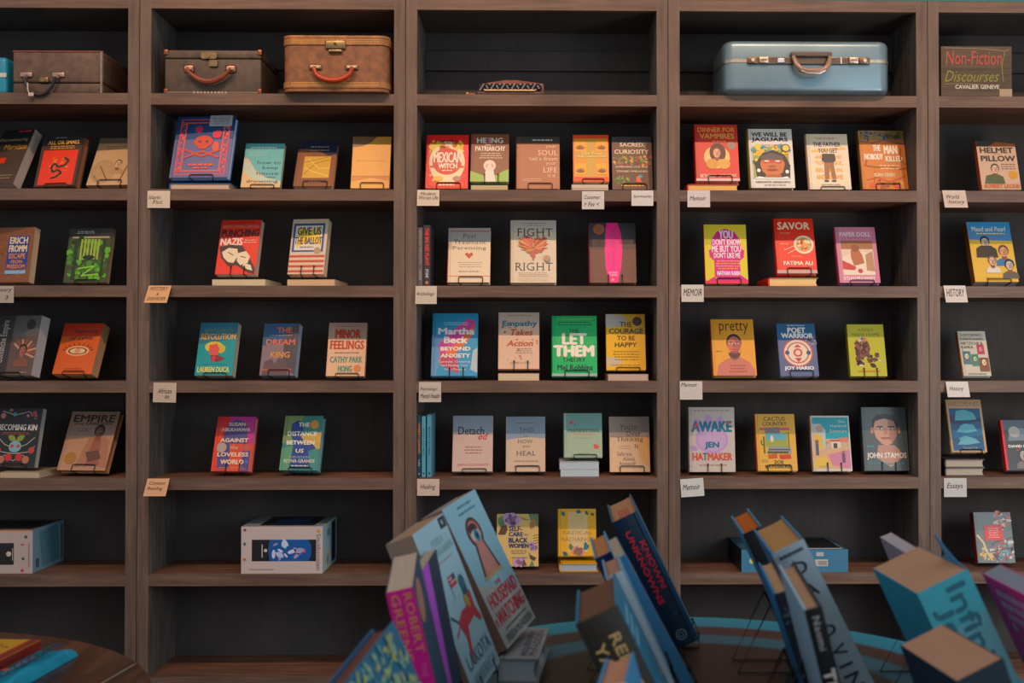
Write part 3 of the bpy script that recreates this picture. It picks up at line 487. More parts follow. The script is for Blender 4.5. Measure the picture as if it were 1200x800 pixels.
# fourth shelf, left end bookcase
SB(4, -16, 36, 370, -2, 'dark paperback with vertical white letters and a figure in a feathered headdress', cover='34302e', page='a8a8a8', T=.045, yaw=-17, stand='low', yb=.1, art=lambda a: (
    a.t('Comanche Empire', .14, .08, .34, .8, 'b8b4ac', .0, 0, 2).r(.42, 0, 1, 1, '5c4a42').r(.42, 0, 1, .35, '5a5654').ci(.8, .15, .1, '26221f') and [a.line([(.72, .62), (.72+.3*math.cos(k*.35-2.4), .62+.22*math.sin(k*.35-2.4))], .04, ['b88a6c', '8a4c38'][k % 2]) for k in range(9)] and a.face(.72, .6, .09, '9a6248', '2a1c18', '7a4c3c').small(.45, .94, .95, .97, 1, 'b8a898')))
SB(4, 61, 107, 379, 77, 'orange paperback with a drawn eye between lashes', cover='c05a1e', page='c0a078', T=.04, yaw=-13, yb=.09, stand='low', art=lambda a: (
    a.r(0, 0, 1, .26, 'a83418').small(.1, .04, .8, .09, 1, '8a2c14', .5).T([('Beginning', .3, .12, .9, .21), ('of Love', .22, .25, .8, .33)], '402018', .01, .3).e(.5, .55, .3, .1, 'd8a070').e(.5, .55, .24, .07, '5c2818').e(.5, .55, .2, .055, 'd8b890').ci(.5, .55, .07, 'c89070') and [a.line([(.5+.32*math.cos(math.radians(t)), .55+.11*math.sin(math.radians(t))), (.5+.4*math.cos(math.radians(t)), .55+.16*math.sin(math.radians(t)))], .02, '6a2c14') for t in range(190, 351, 20)] and a.small(.25, .88, .75, .91, 1, 'a03c18', .7)))
# fourth shelf, bookcase with the train case
SB(4, 228, 272, 378, 236, 'teal paperback with a red and yellow colonial portrait', cover='138a8c', page='b8a48c', T=.032, yaw=-6, stand='low', art=lambda a: (
    a.poly([(0, 0), (1, 0), (1, .3), (0, .42)], '2a6c80').T([('HOW TO START A', .12, .12, .88, .18)], '6c8848', .01).T([('REVOLUTION', .05, .21, .97, .32)], 'c89c48', .03).e(.42, .46, .24, .1, 'c8b83c').e(.62, .5, .12, .08, 'b8b040').poly([(.3, .43), (.5, .4), (.58, .5), (.54, .64), (.38, .64), (.3, .56)], 'c8554c').poly([(.36, .62), (.56, .62), (.76, .68), (.6, .74), (.4, .74)], '7a3434').poly([(.4, .64), (.5, .64), (.48, .74), (.42, .74)], 'c82c3c').small(.15, .78, .85, .8, 1, '0c6c74', .5).T([('LAUREN DUCA', .06, .84, .9, .94)], 'd8c860', .03)))
SB(4, 304, 345, 379, 311, 'blue and mauve paperback with orange spaced capitals over two figures', cover='7c6c70', page='90a0b0', T=.035, yaw=-7, stand='loop', art=lambda a: (
    a.poly([(0, 0), (1, 0), (1, .36), (0, .43)], '2c5474').poly([(.62, .15), (.95, 0), (1, 0), (1, 1), (.6, .8)], '4c4448').poly([(.1, .74), (.3, .68), (.4, .78), (.5, .66), (.72, .72), (.8, 1), (.05, 1)], '5a4a4c').T([('THE', .38, .08, .8, .18), ('DREAM', .1, .31, .92, .41)], 'c8694a', .02).t('KING', .26, .55, .8, .66, 'c8883c', .02).small(.1, .22, .9, .24, 1, 'a8a8b0', .5).T([('WILLIAM DAVIS LARSEN', .06, .87, .9, .92)], 'c85c40', .02)))
SB(4, 382, 427, 378, 387, 'tan paperback with red shaded block title and teal author name', cover='c8a484', page='b89878', T=.022, stand='low', art=lambda a: (
    a.r(0, 0, 1, .3, 'a88a78').small(.1, .05, .85, .08, 1, '7a6458', .5).T([('MINOR', .18, .13, .84, .29), ('FEELINGS', .06, .34, .94, .5)], 'b8401e', .05).T([('MINOR', .19, .135, .83, .285), ('FEELINGS', .07, .345, .93, .495)], '8a2c18', .0).small(.14, .55, .88, .58, 1, '5c5048', .6).T([('CATHY PARK', .08, .64, .92, .75), ('HONG', .3, .81, .66, .92)], '2c7a68', .03).ci(.8, .86, .1, 'c0713c')))  # greyer tan at the top is shelf shade painted in
# fourth shelf, middle bookcase
SB(4, 505, 559, 367, 508, 'turquoise hardcover with a magenta and orange brush sweep', kind='h', cover='2c88ac', page='b8c0c0', T=.026, stand='prong', art=lambda a: (
    a.poly([(0, .35), (.3, .4), (.1, 1), (0, 1)], '5c8cb4').poly([(.9, .6), (1, .55), (1, .95), (.85, .9)], 'a8b4b8').poly([(.8, .08), (.94, .14), (.92, .3), (.6, .55), (.2, .8), (.15, .5), (.4, .3)], 'c0448c').poly([(.9, .2), (.94, .3), (.6, .6), (.2, .84), (.16, .72), (.5, .5)], 'c86c34').poly([(.2, .8), (.2, .62), (.56, .72), (.6, .96), (.35, .9)], 'a8405c').small(.2, .14, .85, .2, 2, 'a8d0d8')
    .T([('Martha', .14, .24, .92, .34), ('Beck', .27, .38, .77, .48)], 'dcd8d4', .04).T([('BEYOND', .2, .54, .84, .6), ('ANXIETY', .2, .65, .84, .71)], 'dcd4c8', .03).T([('Curiosity, Creativity,', .15, .76, .86, .8), ('and Finding Your', .22, .82, .8, .86), ("Life's Purpose", .3, .88, .75, .92)], 'd0d0d0', .01)))
lying(4, 584, 632, 9, 1, 'orange edged book lying under the cream cover with speckled blossoms', cover='b87838', page='c8b89c', yf=.045)
SB(4, 584, 632, 366, 585, 'cream paperback with teal and orange italic title and scattered blossoms', cover='ccab94', page='b89c80', lift=9/340, stand='prong', art=lambda a: (
    a.poly([(0, .3), (1, .2), (1, 0), (0, 0)], 'b8a498').small(.15, .04, .85, .07, 1, '9a8078', .5).t('Empathy', .1, .15, .94, .27, '1c6c78', .03).T([('Takes', .3, .3, .84, .41), ('Action', .2, .5, .84, .6)], 'a8502c', .03, .25).small(.4, .63, .85, .74, 3, '8a7468').dots(16, .08, .22, .95, .9, ['a0482c', '7a3c30', 'b86c50'], .025, 12, 5).T([('JAMES CLARK', .28, .88, .78, .92)], '9a8a74', .01)))  # duller cream wedge at the top paints the shelf's shadow
SB(4, 647, 700, 370, 650, 'bright green hardcover with huge white block title and black script name', kind='h', cover='0aa05c', page='a8b0a8', T=.026, stand='loop', art=lambda a: (
    a.dots(34, .12, .3, .9, .7, ['3aa858', '6cb048', '58a04c'], .12, 3, 3, .25).T([('#1 BEST SELLING AUTHOR', .12, .04, .9, .07)], '90b848', .01).small(.12, .09, .9, .17, 2, '0c5c38').T([('THE', .38, .22, .6, .28)], '10402c', .01).T([('LET', .24, .3, .76, .47), ('THEM', .05, .5, .92, .67)], 'e0d8c8', .045).T([('THEORY', .24, .7, .74, .76)], '10402c', .01).T([('Mel Robbins', .12, .81, .9, .9)], '12342c', .02).r(0, .955, 1, 1, '9aa4a0')))
lying(4, 713, 760, 8, 1, 'pale paperback lying under the yellow cover', cover='c0a088', page='b8a090')
SB(4, 711, 757, 368, 711, 'yellow paperback with grey corner blobs and black capital title', cover='d4a418', page='c8b090', lift=8/340, T=.02, art=lambda a: (
    a.poly([(0, 0), (.4, .02), (.55, .12), (.4, .22), (0, .24)], 'a8a49c').poly([(0, .76), (.3, .78), (.4, .86), (.25, .93), (0, .93)], 'b8a88c').ci(.8, .13, .12, '3c342c').small(.72, .1, .88, .14, 2, 'a84038').T([('THE', .36, .14, .66, .23), ('COURAGE', .08, .26, .94, .35), ('TO BE', .28, .39, .74, .47), ('HAPPY', .22, .51, .78, .59)], '3c3424', .015).small(.14, .65, .88, .84, 4, '8a7020').small(.08, .9, .92, .92, 1, '8a7020', .6)))
# fourth shelf, bookcase with the aqua suitcase
SB(4, 836, 887, 374, 831, 'orange-yellow hardcover with a painted bearded man and scratchy black title', kind='h', cover='c8902c', spine='b8501c', page='c0b8a8', T=.025, stand=None, art=lambda a: (
    a.t('pretty', .2, .05, .88, .27, '3c2c1c', .006).poly([(.08, 1), (.12, .82), (.3, .72), (.45, .68), (.65, .68), (.85, .76), (.97, .9), (.98, 1)], 'b06a5c').face(.52, .45, .19, 'b06454', '2c2024', hr=.86).poly([(.34, .5), (.4, .66), (.52, .7), (.64, .66), (.7, .5), (.66, .6), (.52, .6), (.38, .6)], '4a2c2c').e(.52, .59, .1, .02, '8a4444').small(.35, .8, .8, .96, 3, '8a4c48', .3).small(.08, .55, .25, .6, 1, '8a6a28')))
SB(4, 915, 960, 379, 909, 'blue and mauve paperback with a round red and cream emblem', cover='4c587c', spine='4c6088', page='a8a8b0', T=.02, stand='loop', art=lambda a: (
    a.poly([(0, 0), (1, 0), (1, .22), (.5, .3), (0, .32)], '28587c').dots(8, .6, .28, 1, .38, ['7a7c94'], .08, 2, 5).small(.2, .02, .8, .05, 1, 'a8b8c8', .6).T([('POET', .28, .08, .74, .18), ('WARRIOR', .1, .19, .93, .28)], 'dcd8d0', .03).ci(.5, .56, .4, 'a04c48').ci(.5, .56, .36, 'c8bca8').ci(.5, .56, .3, 'a8645c').ci(.5, .56, .26, 'ccc0ac').ci(.5, .56, .12, 'b04444').ci(.5, .56, .07, 'ccb8a4').poly([(.4, .66), (.6, .66), (.5, .74)], 'a83838').poly([(.4, .46), (.6, .46), (.5, .4)], 'a83838').ci(.22, .56, .06, '38445c').ci(.78, .56, .06, '38445c').T([('JOY HARJO', .12, .82, .88, .9)], 'dcd8d0', .03)))
SB(4, 997, 1040, 380, 992, 'lime yellow paperback with a stooping figure made of dark leaves', cover='a8a428', spine='8a8420', page='a89c50', T=.024, stand='prong', art=lambda a: (
    a.T([('A BODY', .3, .08, .72, .14), ('MADE HOME', .12, .17, .88, .23)], '706c24', .01).dots(90, .2, .34, .55, .62, ['4c2c28', '6a3c34', '3c2424', '7a4838'], .05, 3, 5).dots(20, .22, .62, .38, .78, ['4c2c28', '5c342c'], .05, 4, 5).dots(24, .5, .56, .8, .72, ['4c2c28', '6a3c34'], .05, 5, 5).dots(14, .28, .26, .5, .35, ['b86c3c', 'c8a89c', '5a8a90'], .04, 6, 5).r(.26, .78, .36, .81, 'c8c0b0').r(.78, .7, .86, .72, 'c8c0b0').leaf(.55, .76, 30, .2, '2c2418').small(.2, .88, .85, .92, 1, 'b8702c', .7)))
# fourth shelf, right end bookcase
SB(4, 1129, 1162, 388, 1121, 'small cream hardcover with four tinted portrait squares', kind='h', cover='b8b0a0', spine='a86a30', page='2c6ca8', T=.02, stand=None, art=lambda a: (
    a.T([('DOSTOEVSKY,', .08, .06, .88, .12), ('KIERKEGAARD,', .08, .15, .92, .21), ('NIETZSCHE &', .08, .24, .85, .3), ('KAFKA', .08, .33, .5, .39)], '3c3c44', .02).r(.62, .3, .88, .52, 'a83c54').face(.75, .4, .08, 'c88a90', '8c2c44').r(.08, .45, .36, .74, '4c6c78').face(.22, .56, .09, 'c8c8a0', '34505c').r(.38, .52, .62, .78, '3c7c64').face(.5, .62, .08, 'a8c8a8', '2c5c4c').r(.64, .6, .97, .9, '7a503c').face(.8, .7, .1, 'd8c8a0', '5c3828').small(.1, .94, .9, .97, 1, '70706c', .6)))
# fifth shelf, left end bookcase
lying(5, 0, 47, 7, 1, 'thin book lying under the black floral cover', cover='a89c80', page='b8a48c', yaw=-2)
def kin(a):
    for s_ in (-1, 1):
        a.line([(.5, .7), (.5+s_*.25, .62), (.5+s_*.42, .5)], .015, 'a8a89c').line([(.5, .78), (.5+s_*.3, .75), (.5+s_*.45, .65)], .015, 'a8a89c').line([(.5, .9), (.5+s_*.2, .8), (.5+s_*.35, .88)], .012, 'a8a89c').leaf(.5, .56, -90+s_*60, .22, '7c8c38').ci(.5+s_*.38, .72, .07, 'a83c38').ci(.5+s_*.28, .88, .08, 'a86a54').ci(.5+s_*.12, .84, .08, 'b02c34')
    a.line([(.1, .05), (.4, .12), (.7, .06), (.9, .14)], .015, 'a8a89c').dots(8, .1, .03, .9, .18, ['a84c50', '3c8a94', 'b87068'], .05, 2, 6).e(.5, .66, .14, .1, '7aa0a8').e(.43, .65, .04, .03, 'a84850').e(.57, .65, .04, .03, 'a84850')
    a.T([('BECOMING KIN', .06, .28, .93, .38)], 'd0c8bc', .03).small(.1, .41, .85, .46, 2, 'a85c48').small(.3, .95, .7, .98, 1, 'b85c38')
SB(5, -12, 40, 478, -1, 'black paperback with red and teal floral embroidery pattern', cover='1e1f20', page='a0a098', T=.024, lift=7/340, yaw=-9, stand='low', art=kin)
SB(5, 66, 123, 482, 86, 'tan hardcover with a seated chief in sepia and a gold seal', kind='h', cover='a88064', spine='8a6850', page='b88858', T=.03, yaw=-8, stand='loop', art=lambda a: (
    a.r(0, 0, 1, .42, '8c7468').T([('EMPIRE', .08, .06, .93, .18)], '382c28', .03).T([('OF THE', .12, .2, .3, .23), ('SUMMER MOON', .34, .19, .9, .235)], '38302c', .02).small(.2, .28, .5, .36, 2, '5c4c44').poly([(.5, .44), (.72, .4), (.92, .5), (1, .95), (.35, .95), (.42, .7)], '9a6c50').poly([(.6, .44), (.74, .44), (.84, .95), (.55, .95)], '8a5444').face(.68, .35, .1, '6c4434', '241a18').poly([(.5, .7), (.75, .66), (.85, .8), (.6, .86)], '5c3c30').ci(.22, .8, .12, '9a6c2c').T([('S C GWYNNE', .45, .93, .85, .965)], 'c8b09c', .01)))  # greyer upper part is shelf shade painted over the tan
# fifth shelf, bookcase with the train case
SB(5, 247, 293, 488, 256, 'magenta, red and blue hardcover with a woman silhouette', kind='h', cover='b82828', page='a89a84', T=.026, yaw=-5, stand='prong', art=lambda a: (
    a.poly([(.3, 0), (1, 0), (1, .55), (.6, .5), (.4, .2)], 'a8307c').poly([(.5, .5), (1, .5), (1, 1), (.4, 1)], 'c8401c').poly([(0, .2), (.2, .2), (.1, 1), (0, 1)], 'd04020').poly([(.3, .12), (.5, .05), (.75, .1), (.82, .3), (.85, .5), (.95, .65), (.95, 1), (.75, 1), (.7, .7), (.6, .5), (.5, .95), (.15, .95), (.1, .7), (.2, .4)], '4c4474').poly([(.4, .5), (.75, .5), (.75, .95), (.45, .95)], 'c04c2c').T([('SUSAN', .32, .11, .74, .17), ('ABULHAWA', .14, .21, .88, .27)], 'd8b4a8', .03).T([('AGAINST', .15, .4, .86, .47), ('LOVELESS', .12, .66, .9, .73), ('WORLD', .22, .79, .8, .87)], 'dcc0a8', .03).t('the', .42, .53, .62, .6, 'd8b0a8', 0, .3).ci(.2, .57, .13, 'a8988c').ci(.84, .57, .1, 'b0544c').ci(.88, .83, .05, '4c5ca8').small(.1, .92, .9, .97, 2, 'd88c70')))
SB(5, 327, 372, 487, 335, 'teal and ochre hardcover with a blue profile silhouette', kind='h', cover='3c8078', page='8a98a8', T=.036, yaw=-7, stand='low', art=lambda a: (
    a.poly([(0, 0), (.5, 0), (.2, .5), (0, .5)], '7a8c5c').poly([(.5, .35), (1, .3), (1, .6), (.4, .65)], 'b89c50').poly([(0, .6), (.4, .55), (.3, 1), (0, 1)], '58906c').poly([(.2, .15), (.35, .08), (.5, .14), (.52, .28), (.44, .36), (.55, .45), (.8, .52), (.9, .6), (.7, .64), (.8, .96), (.25, .96), (.3, .5), (.2, .35)], '24407c').ci(.8, .16, .11, 'c8913c').T([('THE', .38, .13, .66, .2), ('DISTANCE', .12, .29, .88, .37), ('BETWEEN', .12, .46, .84, .53), ('US', .38, .61, .58, .68)], 'dcd4c0', .03).small(.15, .74, .85, .78, 2, 'b8b8a0').T([('REYNA GRANDE', .1, .8, .9, .86)], 'c8c4a8', .02).small(.25, .9, .8, .93, 1, 'c8c4a8', .6)))
# fifth shelf, middle bookcase
spine_book(5, 488.8, 493.3, 487, 'navy spine-out book with orange lettering', '24485c', lambda a: a.t('WHERE I LEARNED', .22, .12, .78, .62, 'c8862c', .03, 0, 1).t('LIM', .3, .72, .7, .82, 'c8c8c8', .02, 0, 1).ci(.5, .95, .2, 'c8c8c8'))
spine_book(5, 493.8, 499, 488, 'light blue spine-out book beside the navy spine', '5c98a8', lambda a: a.t('BORN TO HEAL', .3, .2, .7, .66, '2c5868', .01, 0, 1).ci(.5, .94, .22, '1c3c50'))
spine_book(5, 500, 506, 486, 'light blue spine-out book with a bright red cover edge', '4c90a4', lambda a: a.t('BORN TO HEAL', .3, .2, .7, .66, '1c4454', .01, 0, 1).ci(.5, .94, .22, '1c3c50').r(.88, 0, 1, 1, 'b8243c'))
SB(5, 530, 577, 487, 532, 'pale pink paperback, top painted shaded grey, red word crossing a black one', cover='bca498', page='b8b8b8', stand='low', art=lambda a: (
    a.r(0, 0, 1, .3, '88909a').t('Detach', .13, .2, .78, .34, '26282c', .01).t('ed', .64, .31, .88, .43, 'a82c34', .02, .35).small(.26, .54, .78, .7, 3, '8a6c68', .35).T([('SABRINA ROCH ROMANOFF', .12, .86, .9, .9)], 'a84c4c', .0)))  # blue-grey top is the shelf's shadow painted on the pink cover
SB(5, 593, 639, 488, 594, 'cream paperback with blue-grey shade painted over the top and spaced serif title', cover='c0a890', page='4c6890', stand='loop', T=.02, art=lambda a: (
    a.poly([(0, 0), (1, 0), (1, .4), (.6, .38), (.2, .4), (0, .43)], '7c8c98').small(.2, .1, .8, .13, 1, '64707a', .6).T([('THIS', .32, .2, .7, .28), ('is', .45, .33, .55, .37), ('HOW', .3, .42, .68, .49), ('you', .42, .53, .6, .58), ('HEAL', .26, .63, .76, .71)], '4c4c50', .0).small(.16, .79, .86, .83, 1, '8c7868', .5).small(.22, .88, .8, .92, 1, '8c7868', .6)))  # blue-grey upper area paints the shelf's shade on the cream
lying(5, 657, 702, 17, 2, ['white book at the bottom of two under the sage green notebook-like cover', 'white book directly under the sage green notebook-like cover'], cover='b8c0c0', page='b0bcc0', yf=.04)
SB(5, 661, 706, 484, 661, 'sage green hardcover with a small red hand and gold title', kind='h', cover='98a890', page='b8c0b8', T=.02, lift=17/340, stand='low', art=lambda a: (
    a.r(0, 0, 1, .44, '6c948c').r(.02, 0, .06, 1, '9ab0a4').T([('MANIFESTING', .12, .365, .92, .425)], '4c4628', .02).T([('FOR BEGINNERS', .2, .46, .8, .49)], 'b88a58', .02).small(.25, .55, .78, .58, 1, '8a947c', .5).dots(3, .15, .17, .22, .24, ['b86c78'], .05, 3, 5).ci(.3, .26, .02, '4c6c64').poly([(.77, .74), (.8, .7), (.83, .72), (.86, .69), (.88, .74), (.94, .75), (.88, .81), (.79, .81)], 'c0544c').small(.35, .9, .7, .92, 1, '7c8870', .6)))  # duller green upper part is the shelf's shadow put into the print
SB(5, 715, 762, 488, 715, 'beige paperback with scattered thin black words, upper part painted in shade', cover='c8a888', page='b8a48c', stand='loop', T=.016, art=lambda a: (
    a.r(0, 0, 1, .38, '8c7c70').poly([(.6, .38), (1, .38), (1, .95), (.8, .8)], 'c89c64').T([("You're", .26, .13, .68, .24), ('Over', .42, .26, .78, .36), ('Thinking', .17, .37, .84, .47), ('It', .62, .5, .72, .57)], '38302c', .0).small(.2, .52, .55, .6, 2, '8a7460', .2).T([('Sabrina', .18, .64, .55, .71), ('Alexis', .32, .73, .62, .8), ('Romanoff', .24, .82, .64, .88)], '6c5c50', .0)))  # darker upper part of the beige is painted shelf shade
# fifth shelf, bookcase with the aqua suitcase
SB(5, 808, 862, 477, 809, 'white hardcover with a lilac hand and bold teal and orange letters', kind='h', cover='b8aca4', page='6c98a8', T=.026, stand='prong', art=lambda a: (
    a.small(.1, .04, .9, .06, 1, '7a7470', .6).e(.5, .5, .36, .22, 'b08cb8').e(.5, .5, .3, .18, 'b498b8').leaf(.25, .4, -110, .35, 'b08cb8').leaf(.45, .35, -95, .35, 'b090b8').leaf(.65, .36, -80, .33, 'b090b8').leaf(.2, .66, 200, .2, 'a888b4').t('AWAKE', .07, .22, .93, .38, '14687c', .04).poly([(.1, .33), (.17, .24), (.2, .3)], 'c04c28').r(.84, .23, .92, .26, 'c04c28').t('JEN', .35, .54, .65, .65, '14687c', .04).T([('HATMAKER', .08, .71, .93, .82)], 'b8502c', .035).t('T', .3, .71, .39, .82, '14687c', .035).small(.18, .88, .85, .91, 1, 'a87860', .5)))
SB(5, 888, 935, 485, 884, 'yellow hardcover with a desert trailer photo collage and cacti', kind='h', cover='c89c40', spine='c0481c', page='b8b0a0', T=.024, stand='loop', art=lambda a: (
    a.T([('CACTUS', .22, .05, .76, .12), ('COUNTRY', .18, .14, .8, .21)], '40341c', .01).r(.1, .24, .85, .29, 'b8506c').poly([(.24, .24), (.6, .23), (.62, .34), (.24, .34)], '7a6c6c').r(.24, .34, .78, .56, '5c98a0').r(.24, .46, .78, .58, '8c9448').poly([(.3, .58), (.85, .58), (.88, .7), (.3, .68)], '84888a').r(.3, .62, .85, .64, '3c4444').e(.4, .44, .04, .06, 'd0c0b8').r(.27, .66, .8, .7, '4c5428').line([(.2, .7), (.2, .4)], .04, '4c6428').line([(.13, .46), (.14, .54), (.2, .55)], .03, '4c6428').line([(.82, .6), (.82, .32)], .03, '5a6c28').poly([(.28, .72), (.5, .7), (.52, .78), (.3, .79)], 'b0502c').poly([(.56, .72), (.84, .71), (.86, .79), (.58, .8)], 'b0401c').small(.1, .8, .3, .86, 2, '8c7430').T([('ZOE', .42, .82, .66, .88), ('BOSSIERE', .2, .9, .84, .955)], '40341c', .01)))
SB(5, 953, 999, 487, 949, 'white bordered hardcover with a painted beach street under a teal sky', kind='h', cover='c0b8ac', spine='b07c5c', page='3c68a8', T=.022, stand='prong', art=lambda a: (
    a.r(.04, .03, .97, .96, 'b89c80').r(.04, .03, .97, .42, '148a94').poly([(.04, .15), (.25, .15), (.38, .26), (.36, .58), (.04, .62)], 'a8b0b0').ci(.22, .24, .1, 'a89080').poly([(.08, .3), (.28, .38), (.3, .6), (.08, .6)], 'c8a440').r(.5, .46, .75, .62, 'c8bcac').r(.48, .44, .78, .47, 'a84438').r(.56, .5, .66, .6, '3c3c3c').poly([(.7, .4), (.95, .4), (.95, .48), (.74, .48)], 'b8745c').poly([(.04, .6), (.97, .58), (.97, .96), (.04, .96)], 'c09c74').poly([(.4, .7), (.97, .62), (.97, .96), (.5, .9)], 'b8788c').poly([(.04, .8), (.3, .72), (.5, .9), (.04, .96)], 'c8a84c').r(.1, .5, .18, .72, '50545c').ci(.14, .47, .05, '8a4c3c').r(.38, .52, .44, .68, 'b8a090').ci(.41, .49, .04, 'b08068').r(.76, .68, .84, .85, '58485c').ci(.8, .66, .04, '8a6c54').T([('One', .72, .08, .88, .13), ('Hundred', .5, .16, .92, .21), ('Summers', .48, .25, .92, .31)], 'c8d0c8', .0).small(.15, .9, .4, .93, 1, '9a8460', .5)))
SB(5, 1013, 1066, 477, 1009, 'dark grey hardcover with a large portrait of a dark-haired man', kind='h', cover='4c5454', spine='2c2c2c', page='6c6c6c', T=.034, stand='prong', art=lambda a: (
    a.poly([(.3, .8), (.34, .6), (.7, .6), (.82, .68), (.85, .8), (.6, .95)], 'a8806c').poly([(.22, .4), (.24, .2), (.34, .12), (.56, .1), (.72, .14), (.8, .28), (.8, .4)], '2a2422').e(.22, .37, .035, .05, 'a87c68').e(.82, .37, .035, .05, 'a87c68').poly([(.25, .34), (.3, .22), (.5, .18), (.72, .22), (.78, .34), (.76, .46), (.66, .57), (.54, .61), (.42, .58), (.3, .48)], 'b88c74').poly([(.58, .2), (.72, .22), (.78, .34), (.76, .46), (.66, .57), (.6, .5)], '9c7460').r(.33, .3, .47, .32, '2a2220').r(.57, .3, .72, .32, '2a2220').e(.4, .34, .05, .012, 'd0c4bc').e(.64, .34, .05, .012, 'd0c4bc').ci(.4, .34, .02, '2c3c3c').ci(.64, .34, .02, '2c3c3c').poly([(.5, .34), (.55, .34), (.58, .43), (.47, .43)], 'a07460').e(.52, .49, .12, .018, '94584c').t('JOHN STAMOS', .08, .72, .95, .83, 'dcd4c8', .02).T([('If You Would Have', .1, .87, .66, .91), ('Told Me', .7, .87, .9, .91)], '3c8c98', .02).small(.07, .6, .25, .63, 1, '3c8c98', .7)))
# fifth shelf, right end bookcase
lying(5, 1108, 1154, 20, 2, ['black spined book at the bottom of two under the tilted blue waves cover', 'black spined book second from the bottom under the tilted blue waves cover'], cover='34302e', page='a89c8c', kind='h', spine='141416', yf=.04)
SB(5, 1115, 1157, 468, 1105, 'tan and blue hardcover with three rounded wave shapes, tilted on a stack', kind='h', cover='a88a68', page='a89c88', T=.02, lift=22/340, stand='low', lean=18, art=lambda a: (
    a.t('WAVES COME IN SETS', .06, .04, .95, .13, '5c4c3c', .006).r(.07, .17, .94, .97, '1a4c6c').poly([(.07, .3), (.94, .36), (.94, .42), (.3, .48), (.07, .44)], '24304c').poly([(.07, .6), (.94, .54), (.94, .68), (.07, .74)], '1c5c7c').poly([(.2, .4), (.26, .22), (.5, .19), (.74, .26), (.82, .38), (.5, .4)], '4c9098').poly([(.22, .62), (.34, .5), (.46, .46), (.7, .48), (.8, .6), (.5, .64)], '5494a0').poly([(.2, .86), (.3, .78), (.24, .74), (.44, .69), (.7, .74), (.84, .82), (.5, .86)], '5c98a0').t('TASH RALSTON', .34, .9, .74, .95, '8a9470', .01)))
SB(5, 1180, 1228, 492, 1172, 'dark paperback with a red spine edge at the right picture edge', cover='3c3c40', spine='c02428', page='888888', T=.024, stand=None, art=lambda a: (
    a.r(0, 0, .05, 1, 'b82428').r(.05, 0, 1, .2, '485460').poly([(.12, .42), (.2, .2), (.4, .16), (.9, .2), (.9, .4)], '6c7880').ci(.3, .24, .14, '9a9890').T([('DAVID MALTOS', .12, .5, .9, .55)], 'd8d4cc', .03).r(.28, .59, .8, .61, 'b82428').face(.45, .70, .1, 'a09890', '34302e', '6c6864')))
# sixth shelf
SB(6, 582, 631, 602, 582, 'cream paperback with leaves, lilac flowers and raised brown hands', cover='c0a468', page='a89878', T=.018, stand=None, yb=.06, art=lambda a: (
    a.poly([(.75, 0), (1, 0), (1, .25), (.85, .2)], '5c7450').leaf(.03, .2, -60, .25, '5c7c54').leaf(.1, .28, -80, .22, '4c6c50').dots(7, .2, .05, .45, .2, ['a88ab0'], .1, 3, 7).poly([(.8, .3), (.78, .18), (.88, .1), (.95, .14), (.9, .26)], '9a6838').poly([(.02, .4), (.1, .25), (.22, .2), (.26, .3), (.2, .4)], '503824').poly([(.76, .72), (.8, .78), (.95, .84), (.9, .9), (.8, .86)], '4c3828') and [a.line([(.55+.06*k, .05+.02*k), (.65+.05*k, .12)], .012, '5c5c3c') for k in range(4)] and [a.line([(.88, .42+.05*k), (.99, .4+.05*k)], .015, '4c4430') for k in range(4)] and a.dots(6, .82, .54, .95, .68, ['a88ab0'], .08, 5, 7).dots(6, .45, .87, .62, .98, ['b088a8'], .08, 6, 7)
    .poly([(.6, 1), (.65, .85), (.72, .98)], '5c4428').poly([(.78, 1), (.85, .88), (.9, 1)], '5c7450').leaf(.3, .98, -70, .2, 'c89c3c').T([('SELF-', .29, .24, .6, .33), ('CARE', .29, .35, .62, .43), ('BLACK', .29, .46, .74, .55), ('WOMEN', .29, .57, .76, .65)], '28345c', .03).t('for', .66, .37, .76, .42, '5c6c8c').small(.34, .68, .72, .77, 3, '8a7850').t('OLUDARA ADEEYO', .36, .82, .74, .85, '4c5488', .01)))
lying(6, 656, 701, 10, 1, 'yellow book lying under the yellow cover with a cream centre panel', cover='c89a18', page='a0a8b0', kind='h')
SB(6, 654, 699, 596, 654, 'yellow hardcover with a cream centre panel, leaves and a pink bloom', kind='h', cover='cc9c10', spine='b8801c', page='c8b080', T=.024, lift=10/340, stand=None, art=lambda a: (
    a.r(.26, .06, .78, .9, 'c8ae7c').small(.3, .14, .74, .36, 4, '9a8454', .12).T([('RADICAL', .12, .46, .9, .54), ('RADIANCE', .08, .6, .94, .68)], '8a7440', .0).leaf(.1, .05, 60, .16, '1c5c5c').leaf(.5, .02, 70, .12, '1c5c5c').leaf(.6, .1, -120, .12, '2c6c5c').leaf(.85, .1, 20, .12, '4c5c28').leaf(.72, .04, 60, .14, '4c5c28').leaf(.92, .08, 90, .1, '4c5c28').leaf(.35, .88, -100, .2, '5c7440').leaf(.42, .9, -60, .18, '4c6c3c').leaf(.66, .86, -40, .2, '1c6c74').leaf(.72, .82, -90, .16, '1c6c74').leaf(.12, .9, 40, .18, '1c5c5c').dots(8, .42, .86, .6, .94, ['c08a78', 'c89c88'], .09, 3, 7).r(0, .985, 1, 1, '8a6810')))
